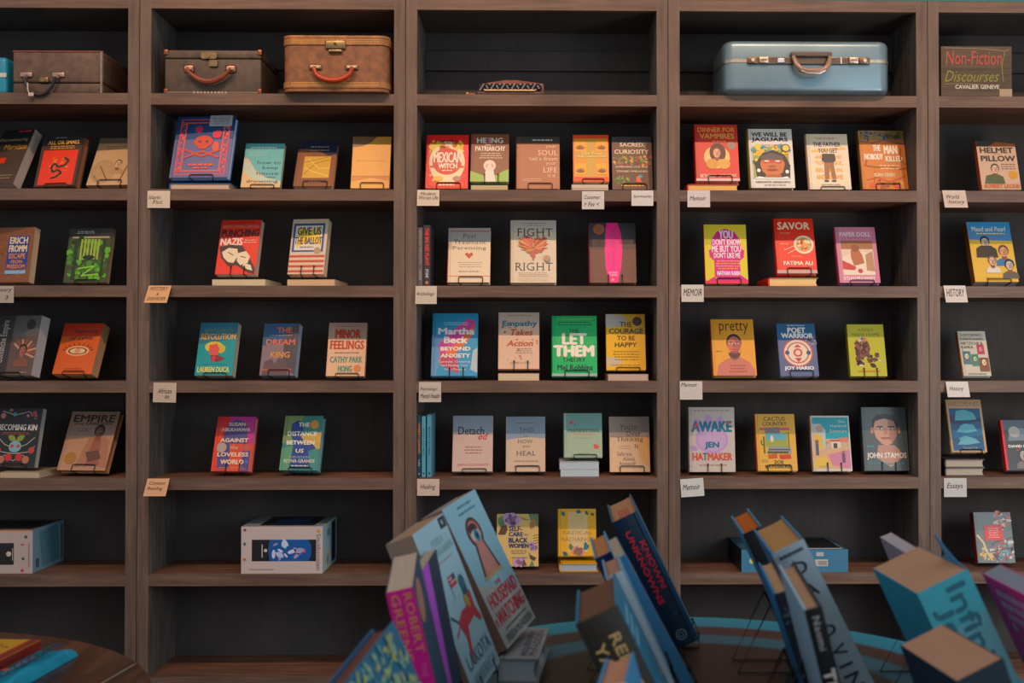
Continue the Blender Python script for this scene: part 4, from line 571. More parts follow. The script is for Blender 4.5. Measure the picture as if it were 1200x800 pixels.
SB(6, 1146, 1190, 600, 1140, 'grey hardcover with a dark red spine and a red square over bright strokes', kind='h', cover='5c6464', spine='701c20', page='505050', T=.034, stand=None, yb=.08, art=lambda a: (
    a.dots(26, .55, .02, .95, .3, ['a85c40', 'b8a8a0', '8a4430'], .09, 3, 5, .5).line([(.05, .45), (.2, .6), (.28, .8), (.4, .95)], .05, 'c8b474').dots(16, .1, .7, .45, .95, ['c8a050', 'b86c28', 'b8b0a0'], .06, 4, 5).dots(50, .45, .55, .98, .95, ['b8b0a8', 'a83c28', '6c8c94', '3c3434'], .08, 5, 5, .5).line([(.5, .6), (.98, .5)], .02, '2c2828').line([(.4, .78), (.98, .7)], .02, '2c2828').line([(.6, .98), (.98, .82)], .025, 'a83424').r(.25, .26, .74, .56, 'b82420').small(.35, .3, .65, .52, 5, 'd89888', .4)))

# ------------------------------------------------------------------ handwritten cards taped to the shelf lips
def card(x0, x1, y0, y1, rows, label, tilt=4, roll=0, tone='c8b8a4', lip=0):
    ta = math.radians(tilt); P = on_y((x0+x1)/2, y0, -.002); W = (x_at(x1, -.002, P.z)-x_at(x0, -.002, P.z)); H = .02
    def end(h): return proj((P.x, -.002-h*math.sin(ta), P.z-h*math.cos(ta)))[1]
    while end(H) < y1: H += .0008
    root = empty('index_card', (x_at(x0, -.002, P.z), -.0025, P.z), (-ta, math.radians(roll), 0), label=label, cat='card', group='handwritten cards on the shelf edges')
    m = MB().box((0, 0, -H), (W, .0005, 0), tone)
    if lip: m.box((.001, 0, -.0002), (W-.001, lip, .0003), tone, Matrix.Rotation(ta, 4, 'X'))
    pp = m.build('paper', M_MATTE, root)
    a = Art((0, 0, 0), (W, 0, 0), (0, 0, -H), (0, -1, 0))
    for k in range(7): a.r(.04, .2+.11*k, .96, .206+.11*k, tuple([c*.72 for c in col(tone)[:3]]+[1]))
    for t, u0, v0, u1, v1 in rows: a.t(t, u0, v0, u1, v1, '302826', .004, .3)
    a.done(pp, 'handwriting', M_MATTE)
card(173, 199.5, 223.5, 243.5, [('Islamic', .06, .28, .6, .48), ('Fict.', .24, .55, .68, .76)], 'card reading Islamic Fict. below the large red skull hardcover', 3)
card(174.5, 201, 334.5, 354.5, [('MYSTERY', .1, .08, .9, .3), ('&', .45, .42, .55, .58), ('DISORDER', .1, .68, .9, .86)], 'tan card on the left post at the third shelf, bottom pulled forward', 38, 0, 'c49a72')
card(180, 207, 448, 471, [('African', .2, .3, .8, .55), ('lit', .5, .62, .72, .8)], 'card reading African below the teal portrait paperback', 3, 1, 'b8a898')
card(173, 199, 560.5, 581, [('Common', .14, .16, .86, .36), ('Reading', .1, .48, .8, .7)], 'tan card below the fifth shelf left post, bottom pulled forward', 38, 0, 'c09878')
card(489, 515, 222.5, 241, [('Modern', .14, .14, .84, .34), ('Wiccan Life', .08, .38, .94, .6)], 'card below the red hardcover with a cream oval', 10)
card(682, 708, 224, 245, [('Customer', .1, .22, .82, .44), ('> Fav <', .08, .6, .78, .84)], 'card reading Customer Fav below the four leaf squares cover', 2, 0, 'c4bcb4')
card(740, 765.5, 223, 241, [('Spirituality', .08, .3, .94, .52)], 'card reading Spirituality below the garden flower paperback', 2, 0, 'c8c0b8')
card(487, 512, 335, 356, [('Anthology', .04, .34, .9, .58)], 'card below the two spine-out books on the third shelf', 10, 0, 'bcb0a0')
card(491, 517, 447.5, 471, [('Psychology/', .06, .26, .84, .46), ('Mental Health', .06, .58, .94, .8)], 'card reading Psychology Mental Health below the turquoise hardcover', 2, 0, 'bcb0a4')
card(489, 515, 561, 580.5, [('Healing', .14, .32, .82, .68)], 'card reading Healing below the three blue spine-out books', 5, 0, 'c0aca0')
card(805.5, 832, 223, 242.5, [('Memoir', .1, .34, .82, .6)], 'card reading Memoir below the red hardcover with round portrait', 2, 0, 'c4bab4')
card(798.5, 824.5, 333.5, 353.5, [('MEMOIR', .08, .24, .92, .66)], 'card in tall capitals reading Memoir left below the yellow magenta paperback', 2, 0, 'c4bab0')
card(796.5, 823, 446.5, 468, [('Memoir', .06, .08, .78, .3)], 'card with Memoir written at its top, below the bearded man cover', 2, 0, 'c0b8b0')
card(797, 824, 561.5, 582.5, [('Memoir', .08, .3, .84, .62)], 'slightly turned card reading Memoir below the lilac hand hardcover', 2, -4, 'c0c0bc')
card(1104, 1131, 223, 243, [('World', .14, .26, .7, .5), ('history', .18, .56, .9, .84)], 'card reading World history below the right end second shelf', 22, 0, 'b8a89c')
card(1105.5, 1131, 334.5, 354, [('HISTORY', .08, .2, .92, .66)], 'card in capitals reading History below the blue and yellow paperback', 22, 0, 'c0b6ae')
card(1108, 1134, 447, 465, [('History', .12, .32, .76, .66)], 'card reading history below the small cream portrait squares hardcover', 22, 0, 'c0bab4')
card(1106, 1132.5, 560, 582, [('Essays', .12, .26, .84, .62)], 'card reading Essays below the tilted blue waves cover', 2, 0, 'b8b4b0')
card(-9, 16.5, 335, 354.5, [('Theory', .1, .1, .9, .4), ('3', .6, .55, .75, .8)], 'card at the left picture edge below the striped brown paperback', 2, 0, 'a89c90')

# ------------------------------------------------------------------ suitcases and things on the top shelf
Z1 = ZS[1]+.0006
def geo(xl, xr, y0, yf):      # world x extent and height of a thing standing on shelf 1
    a, b = x_at(xl, yf, Z1+.08), x_at(xr, yf, Z1+.08); h = .02
    while proj((a, yf, Z1+h))[1] > y0: h += .001
    return a, b, h
def arc_handle(cx, z, yf, w_, drop, r, c, n=12, out=.018):
    return [(cx-w_/2+w_*i/n, yf-out*math.sin(math.pi*i/n)**.4 if 0 < i < n else yf+.002, z-drop*math.sin(math.pi*i/n)**.7) for i in range(n+1)]
# brown flat case at the left
a, b, h = geo(15, 121, 60, .012); root = empty('suitcase', ((a+b)/2, 0, Z1), label='old flat brown suitcase with a dark hanging handle and luggage tag', cat='suitcase', group='vintage cases on the top shelf')
q = (a+b)/2; W = b-a
MB().rbox((-W/2, .012, .038), (W/2, .262, h), .006, '5c473a').build('lid', M_LEATHER, root, True)
MB().rbox((-W/2, .012, .0), (W/2, .262, .036), .006, '524034').build('base', M_LEATHER, root, True)
MB().tube([(-W/2, .0125, h-.001), (W/2, .0125, h-.001)], .003, '7c4a38').tube([(W/2-.006, .011, .002), (W/2-.006, .011, h-.003)], .004, '8a7c70').build('edge_piping', M_LEATHER, root)
for s_, n_ in ((-.11, 0), (.0, 0)):
    m = MB().rbox((s_-.018, .005, .055), (s_+.024, .012, .072), .003, 'b09080'); m.tube([(s_+.003, .003, .05), (s_+.003, .003, .062)], .006, 'a08878'); m.build('latch', M_METAL, root, True)
MB().rbox((-.062, .004, .036), (-.03, .012, .056), .004, '8a7250').tube([(-.046, .003, .046), (-.046, .0, .046)], .007, '947a58', 10).build('lock', M_METAL, root, True)
MB().tube([(-.108+.108*i/10, -.008, .052-.062*math.sin(math.pi*i/10)**.6) for i in range(11)], .0055, '241c1a', 8).build('handle', M_LEATHER, root, True)
MB().tube([(-.092, -.014, .03), (-.09, -.016, .005), (-.08, -.016, -.014)], .0025, 'b8a898').rbox((-.088, -.018, -.016), (-.07, -.015, -.004), .001, 'b8a898').build('luggage_tag', M_MATTE, root)
# teal round-cornered case cut by the left edge
a, b, h = geo(-90, 8, 66, .03); root = empty('suitcase', ((a+b)/2, 0, Z1), label='teal case with a white stripe, cut by the left picture edge', cat='suitcase', group='vintage cases on the top shelf'); W = b-a
MB().rbox((-W/2, .03, .0), (W/2, .26, h), .014, '2c8098').build('body', M_SHELL, root, True)
MB().box((-W/2+.01, .0285, .06), (W/2-.001, .0305, .075), 'b8b8b0').build('stripe', M_PRINT, root)
# tweed case
a, b, h = geo(193, 306, 58.5, .01); root = empty('suitcase', ((a+b)/2, 0, Z1), label='small worn dark tweed case with copper corners and a leather handle', cat='suitcase', group='vintage cases on the top shelf'); W = b-a
MB().rbox((-W/2, .01, 0), (W/2, .25, h*.80), .005, '4a3c30').build('body', M_LEATHER, root, True)
MB().rbox((-W/2, .0095, h*.81), (W/2, .25, h), .005, '504234').build('lid', M_LEATHER, root, True)
m = MB()
for sx in (-1, 1):
    for zz in (.008, h-.008): m.rbox((sx*W/2-.012, .006, max(zz-.01, 0)), (sx*W/2+.003 if sx > 0 else sx*W/2+.012, .03, zz+.01), .003, '8a5840') if sx > 0 else m.rbox((-W/2-.003, .006, max(zz-.01, 0)), (-W/2+.012, .03, zz+.01), .003, '8a5840')
m.build('corner_cap', M_METAL, root, True)
m = MB(); m.tube([(-W/2+.01, .008, .004), (W/2-.01, .008, .004)], .003, '7c6c5c')
for k in range(10): m.box((-W/2+.1+k*.012, .004, .001), (-W/2+.106+k*.012+rnd.uniform(0, .003), .009, .007), 'a89888')
m.build('worn_edge', M_MATTE, root)
MB().rbox((-.04, .003, h-.032), (.015, .0095, h-.008), .008, '857254', only='y').tube([(-.018, .004, h-.022), (-.018, -.001, h-.022)], .009, '857254', 12).rbox((-.012, .002, h-.058), (.018, .0098, h-.036), .006, '857254', only='y').build('latch', M_METAL, root, True)
for sx in (-.082, .062): MB().rbox((sx-.018, .003, h-.078), (sx+.018, .0098, h-.052), .006, '96705c').tube([(sx-.008, .003, h-.065), (sx-.008, -.001, h-.065)], .005, 'c8a088', 8).tube([(sx+.008, .003, h-.065), (sx+.008, -.001, h-.065)], .005, 'c8a088', 8).build('handle_mount', M_METAL, root, True)
MB().tube([(-.086+.152*i/12, -.012, h-.07-.045*math.sin(math.pi*i/12)**.8) for i in range(13)], [.006+.004*math.sin(math.pi*i/12) for i in range(13)], '7a3a24', 8).build('handle', M_LEATHER, root, True)
# tan train case, overhangs the shelf
a, b, h = geo(331.5, 455, 42.5, -.035); root = empty('suitcase', ((a+b)/2, 0, Z1), label='tan leather train case with stitched bands and red-brown handle', cat='suitcase', group='vintage cases on the top shelf'); W = b-a
MB().rbox((-W/2, -.035, 0), (W/2, .22, h*.83), .03, '7a5032', 5, 'z').build('body', M_LEATHER, root, True)
MB().rbox((-W/2, -.035, h*.84), (W/2, .22, h), .03, '805634', 5, 'z').build('lid', M_LEATHER, root, True)
m = MB()
for zz, hh in ((h*.845, .022), (.012, .02)):
    m.rbox((-W/2-.003, -.038, zz), (W/2+.003, .223, zz+hh), .032, '8c6034', 5, 'z')
m.rbox((-W/2-.002, -.037, h-.005), (W/2+.002, .222, h+.003), .03, '9a683a', 5, 'z'); m.build('trim_band', M_LEATHER, root, True)
m = MB()
for zz in (h*.845+.005, h*.845+.011, h*.845+.017, .017, .022, .028):
    for k in range(52): x = -W/2+.03+(W-.06)*k/52; m.box((x, -.0392, zz), (x+.0036, -.0378, zz+.0022), 'd0a060')
m.build('stitching', M_MATTE, root, kind='stuff')
MB().rbox((-.035, -.044, h-.045), (.035, -.037, h-.014), .004, '857254').rbox((-.024, -.047, h-.058), (.024, -.038, h-.046), .004, '857254').tube([(0, -.044, h-.028), (0, -.048, h-.028)], .005, '5c4020', 8).build('latch', M_METAL, root, True)
for sx in (-.068, .056):
    MB().rbox((sx-.022, -.042, h-.115), (sx+.022, -.036, h-.098), .004, '857254').tube([(sx-.01, -.042, h-.106), (sx-.01, -.047, h-.106)], .005, 'd8c0a8', 8).tube([(sx+.01, -.042, h-.106), (sx+.01, -.047, h-.106)], .005, 'd8c0a8', 8).build('handle_mount', M_METAL, root, True)
MB().tube([(-.074+.136*i/12, -.055, h-.11-.046*math.sin(math.pi*i/12)**.45) for i in range(13)], [.007+.003*math.sin(math.pi*i/12) for i in range(13)], '9a3418', 10).build('handle', M_SHELL, root, True)
m = MB()
for cx_, cz_, rr in ((-.06, h*.62, .03), (-.12, h*.55, .034)): m.tube([(cx_+rr*math.cos(t*.5), -.0352, cz_+rr*math.sin(t*.5)) for t in range(2, 12)], .0007, 'b08050', 4)
m.build('ring_stain', M_MATTE, root)
# beaded clutch
a, b, h = geo(558, 638.5, 92, .015); root = empty('clutch_bag', ((a+b)/2, 0, Z1), label='small beaded clutch with brown flap and pale bar on the shelf', cat='bag'); W = b-a
MB().rbox((-W/2, .015, 0), (W/2, .085, .016), .006, '4c3430').build('base', M_LEATHER, root, True)
MB().prism([(-W/2+.01, .035, .014), (W/2-.004, .035, .014), (W/2-.004, .035, .045), (W/2-.03, .035, .050), (.02, .035, .0585), (-.02, .035, .0585), (-W/2+.045, .035, .050), (-W/2+.01, .035, .042)], (0, .04, 0), '7a4430').build('flap', M_LEATHER, root)
m = MB()
for r_ in range(4):
    for k in range(30):
        x = -W/2+.014+(W-.024)*(k+.5*(r_ % 2))/30; z_ = .022+r_*.0068; m.rbox((x-.003, .020+r_*.003, z_-.003), (x+.003, .034+r_*.003, z_+.003), .0015, '8c8c94' if (k+r_*2) % 5 in (0, 2) else '18181c', 1)
m.build('beading', M_SHELL, root, kind='stuff')
MB().rbox((-W/2+.028, .009, .0145), (W/2-.034, .017, .020), .002, 'd8ae70').build('clasp_bar', M_SHELL, root, True)
MB().tube([(-W/2-.005, .02, .004), (-W/2-.035, .01, .004)], [.005, .003], '9a5c3c').tube([(-W/2-.028, .01, .005), (-W/2-.034, .008, .005)], .0045, 'c89860').build('zip_pull', M_LEATHER, root)
# aqua hard shell suitcase
a, b, h = geo(848, 1044, 46.5, -.035); root = empty('suitcase', ((a+b)/2, 0, Z1), label='large aqua hard-shell suitcase with chrome latches and wide handle', cat='suitcase', group='vintage cases on the top shelf'); W = b-a
def shell(z0, z1, top):
    bm = bmesh.new(); bmesh.ops.create_cube(bm, size=1)
    for v in bm.verts: v.co = Vector((v.co.x*W, .0975+v.co.y*.265, (z0+z1)/2+v.co.z*(z1-z0)))
    bmesh.ops.bevel(bm, geom=[e for e in bm.edges if abs(e.verts[0].co.z-e.verts[1].co.z) > .01], offset=.042, segments=6, affect='EDGES', profile=.5)
    zt = z1 if top else z0
    ed = [e for e in bm.edges if all(abs(v.co.z-zt) < 1e-4 for v in e.verts)]
    bmesh.ops.bevel(bm, geom=ed, offset=.022, segments=5, affect='EDGES', profile=.5)
    bm.verts.index_update(); m = MB(); m.add([v.co.copy() for v in bm.verts], [tuple(v.index for v in f.verts) for f in bm.faces], '74868c'); bm.free(); return m
zm = h*.60
shell(zm+.004, h, True).build('upper_shell', M_AQUA, root, True)
shell(0.0, zm-.004, False).build('lower_shell', M_AQUA, root, True)
MB().rbox((-W/2-.002, -.037, zm-.005), (W/2+.002, .232, zm+.006), .043, 'b8a890', 6, 'z').build('chrome_band', M_METAL, root, True)
MB().rbox((-.205, -.041, zm-.012), (.215, -.036, zm+.013), .002, '6c5c50').build('latch_rail', M_METAL, root)
for sx in (-.19, .195):
    MB().rbox((sx-.018, -.046, zm-.011), (sx+.016, -.04, zm+.012), .002, '7a6048').tube([(sx, -.046, zm), (sx, -.05, zm)], .006, 'd0c8c0', 10).build('lock', M_METAL, root, True)
for sx in (-.152, .158): MB().rbox((sx-.016, -.048, zm-.010), (sx+.016, -.04, zm+.012), .002, 'c0a894').box((sx-.01, -.0486, zm), (sx+.01, -.048, zm+.003), '5c4c44').build('latch', M_METAL, root, True)
MB().rbox((-.105, -.045, zm-.008), (-.08, -.04, zm+.008), .002, 'c8c8c8').rbox((.112, -.0425, zm-.011), (.118, -.04, zm+.012), .001, 'c0c0c0').build('chrome_plate', M_METAL, root)
MB().rbox((-.06, -.052, zm+.012), (.082, -.034, zm+.029), .004, '5c4c40').build('handle_hinge', M_LEATHER, root, True)
MB().tube([(-.052, -.05, zm+.012), (-.044, -.062, zm-.018), (-.03, -.066, zm-.036), (-.01, -.066, zm-.042), (.032, -.066, zm-.042), (.052, -.066, zm-.036), (.066, -.062, zm-.018), (.074, -.05, zm+.012)], [.007, .009, .010, .011, .011, .010, .009, .007], '8a7060', 8).build('handle', M_SHELL, root, True)
MB().tube([(-.04, -.068, zm-.024), (-.028, -.072, zm-.044), (-.01, -.073, zm-.052), (.032, -.073, zm-.052), (.05, -.072, zm-.044), (.062, -.068, zm-.024)], .003, 'd0d0d0', 6).build('handle_trim', M_METAL, root, True)
# chalk lettered board
a, b, h = geo(1101.5, 1186, 54.5, .01); root = empty('sign_board', ((a+b)/2, 0, Z1), label='brown slatted board chalked Non-Fiction Discourses, on the right top shelf', cat='sign'); W = b-a
MB().box((-W/2+.004, .01, 0), (W/2-.001, .05, h), '5c4a3c').build('board', wood('board_wood', '423529', '66523f', '564534', (.4, 6, 6)), root)
A = Art((-W/2+.004, .0098, h), (W-.005, 0, 0), (0, 0, -h), (0, -1, 0))
A.t('Non-Fiction', .07, .09, .86, .36, 'a8524a', .006, .08).t('Discourses', .05, .48, .82, .7, '7e7c3a', .0, .35).t('CAVALIER GENEVE', .2, .76, .82, .84, 'c0b4a0', .02).line([(.04, .03), (.5, .04), (.9, .09), (.97, .05)], .008, '8a7c68').line([(.9, .1), (.86, .4), (.88, .7)], .008, '84864c').line([(.04, .75), (.3, .73), (.6, .76)], .008, '84784c').done(root, 'chalk_lettering', M_MATTE)
MB().box((W/2-.045, .0085, .001), (W/2-.001, .0098, .028), '9c8a74').build('tape_patch', M_MATTE, root)

# ------------------------------------------------------------------ boxes on the sixth shelf
Z6 = ZS[6]+.0006
def cbox(xl, xr, y0, yf, D, label, face, side, top, art, sart=None, tart=None, left=None):
    a, b = x_at(xl, yf, Z6), x_at(xr, yf, Z6); h = .02
    while proj((a, yf, Z6+h))[1] > y0: h += .001
    root = empty('product_box', (a, yf, Z6), label=label, cat='box'); W = b-a; t = .001
    m = MB(); V = [(0,0,0),(W,0,0),(W,D,0),(0,D,0),(0,0,h),(W,0,h),(W,D,h),(0,D,h)]
    for f, c in (((0,1,5,4), face), ((1,2,6,5), side), ((4,5,6,7), top), ((3,0,4,7), left or side), ((3,2,1,0), face), ((2,3,7,6), face)): m.add([V[i] for i in f], [(0,1,2,3)], c)
    m.build('carton', M_PRINT, root)
    k = Art((0, 0, h), (W, 0, 0), (0, 0, -h), (0, -1, 0)); art(k); k.done(root, 'front_print')
    if sart: k = Art((W, 0, h), (0, D, 0), (0, 0, -h), (1, 0, 0)); sart(k); k.done(root, 'side_print')
    if tart: k = Art((0, D, h), (W, 0, 0), (0, -D, 0), (0, 0, 1)); tart(k); k.done(root, 'top_print')
def lampfront(a):
    a.r(.13, .28, .92, .74, '16161c').poly([(.35, .28), (.82, .28), (.86, .4), (.86, .62), (.82, .74), (.35, .74), (.33, .5)], '14508c').dots(9, .38, .34, .8, .66, ['7ab0d0', '9a8cb0', 'c8c0d8'], .05, 3, 7, .4).leaf(.5, .32, 60, .1, 'b8c8d8').leaf(.42, .55, 30, .12, 'a8b8d0').ci(.77, .52, .02, 'c05858').leaf(.66, .55, -20, .12, '9a94b8').ci(.3, .51, .02, 'c8b8a8').r(.25, .38, .265, .66, 'a8a098')
    a.t('Smithsonian', .925, .16, .975, .94, '6c6060', .0, 0, 1).ci(.95, .1, .02, 'b88c2c').r(.03, .05, .06, .1, '7a3040').r(.03, .34, .055, .4, '3c5a3c').ci(.04, .7, .018, 'b06840').r(.1, .9, .4, .92, '9a8c88')
cbox(282.5, 378, 617, .015, .265, 'white lamp carton with a blue jellyfish window under the train case column', 'bcaca8', 'a8c0c4', '7c8488', lampfront,
     lambda a: (a.r(.62, .06, .9, .94, '14243c').r(.1, .1, .5, .5, 'a0c0cc').ci(.35, .8, .09, 'c8a030').ci(.35, .8, .055, '3c8ab0').r(.3, .14, .5, .3, '5c8ca0')), lambda a: a.r(.2, .1, .88, .9, '16161c').poly([(.34, .3), (.75, .25), (.78, .7), (.36, .72)], '1c3c64'))
cbox(-62, 38, 621, .03, .25, 'white lamp carton with pale blue side, at the left picture edge', 'b0a09c', '7a9cac', '5c5c60', lambda a: (
    a.r(.2, .3, .78, .8, '1c1c20').ci(.72, .55, .03, 'c0b8b0').r(.76, .42, .77, .7, 'a89c94').r(.0, .0, 1, .03, 'b8804c').ci(.92, .16, .02, '4c5844').r(.86, .32, .9, .36, 'b05838').ci(.89, .66, .018, '3c5a3c').ci(.88, .93, .018, 'a83838').r(.95, .3, .965, .85, '8a7c78')),
     lambda a: (a.poly([(.2, .1), (.8, .05), (.85, .9), (.3, .95)], '5c8494').r(.1, .7, .2, .9, '4c5c64').r(.9, .08, .97, .95, '5c6468')), lambda a: a.r(.05, .1, .95, .9, '1c1c22'))
def bars(a):
    a.ci(.1, .5, .032, '2c9ab8').ci(.1, .5, .023, 'd8b83c').t('S', .17, .4, .2, .7, 'c8c8c0', .02).t('Smithsonian', .22, .42, .42, .7, 'c8c8c0', .01).r(.7, .12, .77, .3, 'a8a8a8').r(.69, .44, .81, .74, 'b8b0a8')
    for k in range(9): a.r(.72+k*.009, .5, .724+k*.009, .7, '4c4c4c')
cbox(869, 994, 644, .01, .27, 'blue carton with black side behind the leaning grey spined book', '3c6e88', '20343c', '24485c', bars, None, lambda a: (a.r(.52, .08, .95, .94, '15161a').r(.6, .9, .96, .97, 'b8c0c0').frame(.5, .04, .97, .98, .015, '6c8088').r(.03, .1, .4, .9, '30586c')), left='181a1c')

# ------------------------------------------------------------------ tables
TZ = .72
root = empty('round_table', (-1.0477, -2.350, 0), label='round brown plank-topped table at the lower left', cat='table')
R_ = .513; seam_a = on_z(120, 800, TZ); seam_b = on_z(158, 778, TZ); dv = (seam_b-seam_a); ang = math.atan2(dv.y, dv.x)
off = (-(seam_b.x+1.0477)*math.sin(ang)+(seam_b.y+2.350)*math.cos(ang))
cuts = [-R_, off-.33, off-.165, off, R_]
for i in range(4):
    lo, hi = cuts[i]+.0008, cuts[i+1]-.0008
    if hi-lo < .01: continue
    lo = max(lo, -R_+.0005); hi = min(hi, R_-.0005); N = 26; top = []
    for k in range(N+1): v = lo+(hi-lo)*k/N; top.append((math.sqrt(max(R_*R_-v*v, 0)), v))
    for k in range(N+1): v = hi-(hi-lo)*k/N; top.append((-math.sqrt(max(R_*R_-v*v, 0)), v))
    Mx = Matrix.Rotation(ang, 3, 'Z'); MB().prism([Mx @ Vector((x, y, TZ-.028)) for x, y in top], (0, 0, .028), '53372a').build('plank', TW, root)
L = math.sqrt(R_*R_-off*off)-.004; Mx = Matrix.Rotation(ang, 4, 'Z')
MB().box((-L, off-.0007, TZ-.02), (L, off+.0007, TZ+.0004), 'b8a898', Mx).build('inlay_line', M_MATTE, root)
MB().lathe([(0, .001), (.22, .001), (.22, .02), (.05, .05), (.04, .1), (.04, .6), (.12, .68), (.12, .691), (0, .691)], '38241c').build('pedestal', FV, root, True)
tm = bpy.data.materials.new('painted_table_top'); tm.use_nodes = True; nt = tm.node_tree; bs = nt.nodes['Principled BSDF']; bs.inputs['Roughness'].default_value = .42; bs.inputs['Specular IOR Level'].default_value = .25
tc = nt.nodes.new('ShaderNodeTexCoord'); ln = nt.nodes.new('ShaderNodeVectorMath'); ln.operation = 'LENGTH'; cr = nt.nodes.new('ShaderNodeValToRGB'); mp = nt.nodes.new('ShaderNodeMapping'); mp.inputs['Scale'].default_value = (1, 1, 0)
nt.links.new(tc.outputs['Object'], mp.inputs[0]); nt.links.new(mp.outputs[0], ln.inputs[0]); nt.links.new(ln.outputs['Value'], cr.inputs[0]); nt.links.new(cr.outputs[0], bs.inputs['Base Color'])
cr.color_ramp.interpolation = 'EASE'; e = cr.color_ramp.elements; e[0].position = 0; e[0].color = col('241d1b'); e[1].position = .5; e[1].color = col('1a7c8a')
for p_, c_ in ((.285, '241d1b'), (.31, '245c68'), (.345, '245c68'), (.365, '3c2826'), (.405, '3c2826'), (.425, '187584')): k = e.new(p_); k.color = col(c_)
root = empty('round_table', (.2423, -2.236, 0), label='round teal painted table carrying the leaning foreground books', cat='table')
MB().lathe([(0, TZ-.03), (.485, TZ-.03), (.492, TZ-.024), (.492, TZ-.006), (.486, TZ), (0, TZ)], '1a7c8a', n=72).build('tabletop', tm, root, True)
MB().lathe([(0, .001), (.24, .001), (.24, .02), (.05, .05), (.04, .1), (.04, .6), (.12, .68), (.12, .688), (0, .688)], '15191a').build('pedestal', M_WIRE, root, True)

# items on the brown table
P0, P1, P2 = on_z(48, 749, TZ+.02), on_z(0, 773, TZ+.02), on_z(-60, 744, TZ+.02)
d1 = (P1-P0); d1.z = 0; L1 = .25; d1.normalize(); nrm = Vector((d1.y, -d1.x, 0)); nrm = -nrm if nrm.dot(Vector((-1, 0, 0))) < 0 else nrm
root = empty('book', (P0.x, P0.y, TZ+.0006), label='yellow patterned book with a red spine lying on the brown table', cat='book'); o0 = Vector((0, 0, 0))
def para(m, o, u, v, z0, z1, c): m.prism([o+Vector((0, 0, z0)), o+u+Vector((0, 0, z0)), o+u+v+Vector((0, 0, z0)), o+v+Vector((0, 0, z0))], (0, 0, z1-z0), c); return m
para(MB(), o0+nrm*.002, d1*L1, nrm*.17, .001, .018, 'c8b8a0').build('page_block', M_PAGE, root)
m = para(MB(), o0, d1*L1, nrm*.175, .018, .0192, 'c8922c'); para(m, o0, d1*L1, nrm*.175, 0, .001, 'c8922c'); para(m, o0, d1*L1, nrm*.002, .001, .018, '8c2c24'); m.build('cover', M_PRINT, root)
A = Art(o0+Vector((0, 0, .0192)), d1*L1, nrm*.175, (0, 0, 1)); A.r(0, 0, 1, .1, '8c3024').dots(40, .05, .16, .95, .95, ['7a3c28', '5c3424', 'a8602c'], .03, 3, 6, .3).done(root)
Q0 = on_z(92, 760, TZ+.012); d2 = d1.copy(); n2 = Vector((d2.y, -d2.x, 0)); n2 = -n2 if n2.x > 0 else n2; n2.normalize()
root = empty('tote_bag', (Q0.x, Q0.y, TZ+.0006), label='folded bright blue printed cloth bag on the brown table', cat='bag')
m = MB(); N = 14; WB = (P0-Q0).dot(n2)-.006; WB = max(.05, abs(WB)-.012); vs = []; fs = []; R = random.Random(3); K = 10
for i in range(N+1):
    for j in range(K+1):
        t = j/K; a_ = t*WB; hgt = .022*(math.sin(math.pi*min(max(t*1.0, .0), 1))**.35)*(.85+.15*math.sin(i*.9+j*.7)); hgt *= (min(1, (i+.6)/2.2))**.5
        p = d2*(.3*i/N)+n2*a_*(1-.12*max(0, 1-i/2)); vs.append((p.x, p.y, max(hgt, .001)))
for i in range(N):
    for j in range(K): fs.append((i*(K+1)+j, i*(K+1)+j+1, (i+1)*(K+1)+j+1, (i+1)*(K+1)+j))
nv = len(vs); vs += [(x, y, 0) for x, y, z in vs]; fs += [tuple(nv+q for q in f[::-1]) for f in fs]
rim = [j for j in range(K+1)]+[i*(K+1)+K for i in range(1, N+1)]+[N*(K+1)+j for j in range(K-1, -1, -1)]+[i*(K+1) for i in range(N-1, 0, -1)]
fs += [(rim[k], rim[(k+1) % len(rim)], nv+rim[(k+1) % len(rim)], nv+rim[k]) for k in range(len(rim))]
m.add(vs, fs, '1c94ac'); m.build('folded_cloth', M_CLOTH, root, True)
A = Art(Vector((0, 0, .0232)), d2*.3, n2*WB, (0, 0, 1))
A.line([(.03, .3), (.7, .3)], .014, '24404c').line([(.03, .6), (.7, .6)], .014, '24404c')
for k in range(9): A.line([(.04+k*.07, .3), (.11+k*.07, .6)], .01, '24404c').line([(.04+k*.07, .6), (.11+k*.07, .3)], .01, '24404c')
A.line([(.3, .4), (.5, .38)], .006, 'a84c34').ci(.56, .5, .02, 'a84c34').done(root, 'truss_print', M_CLOTH)

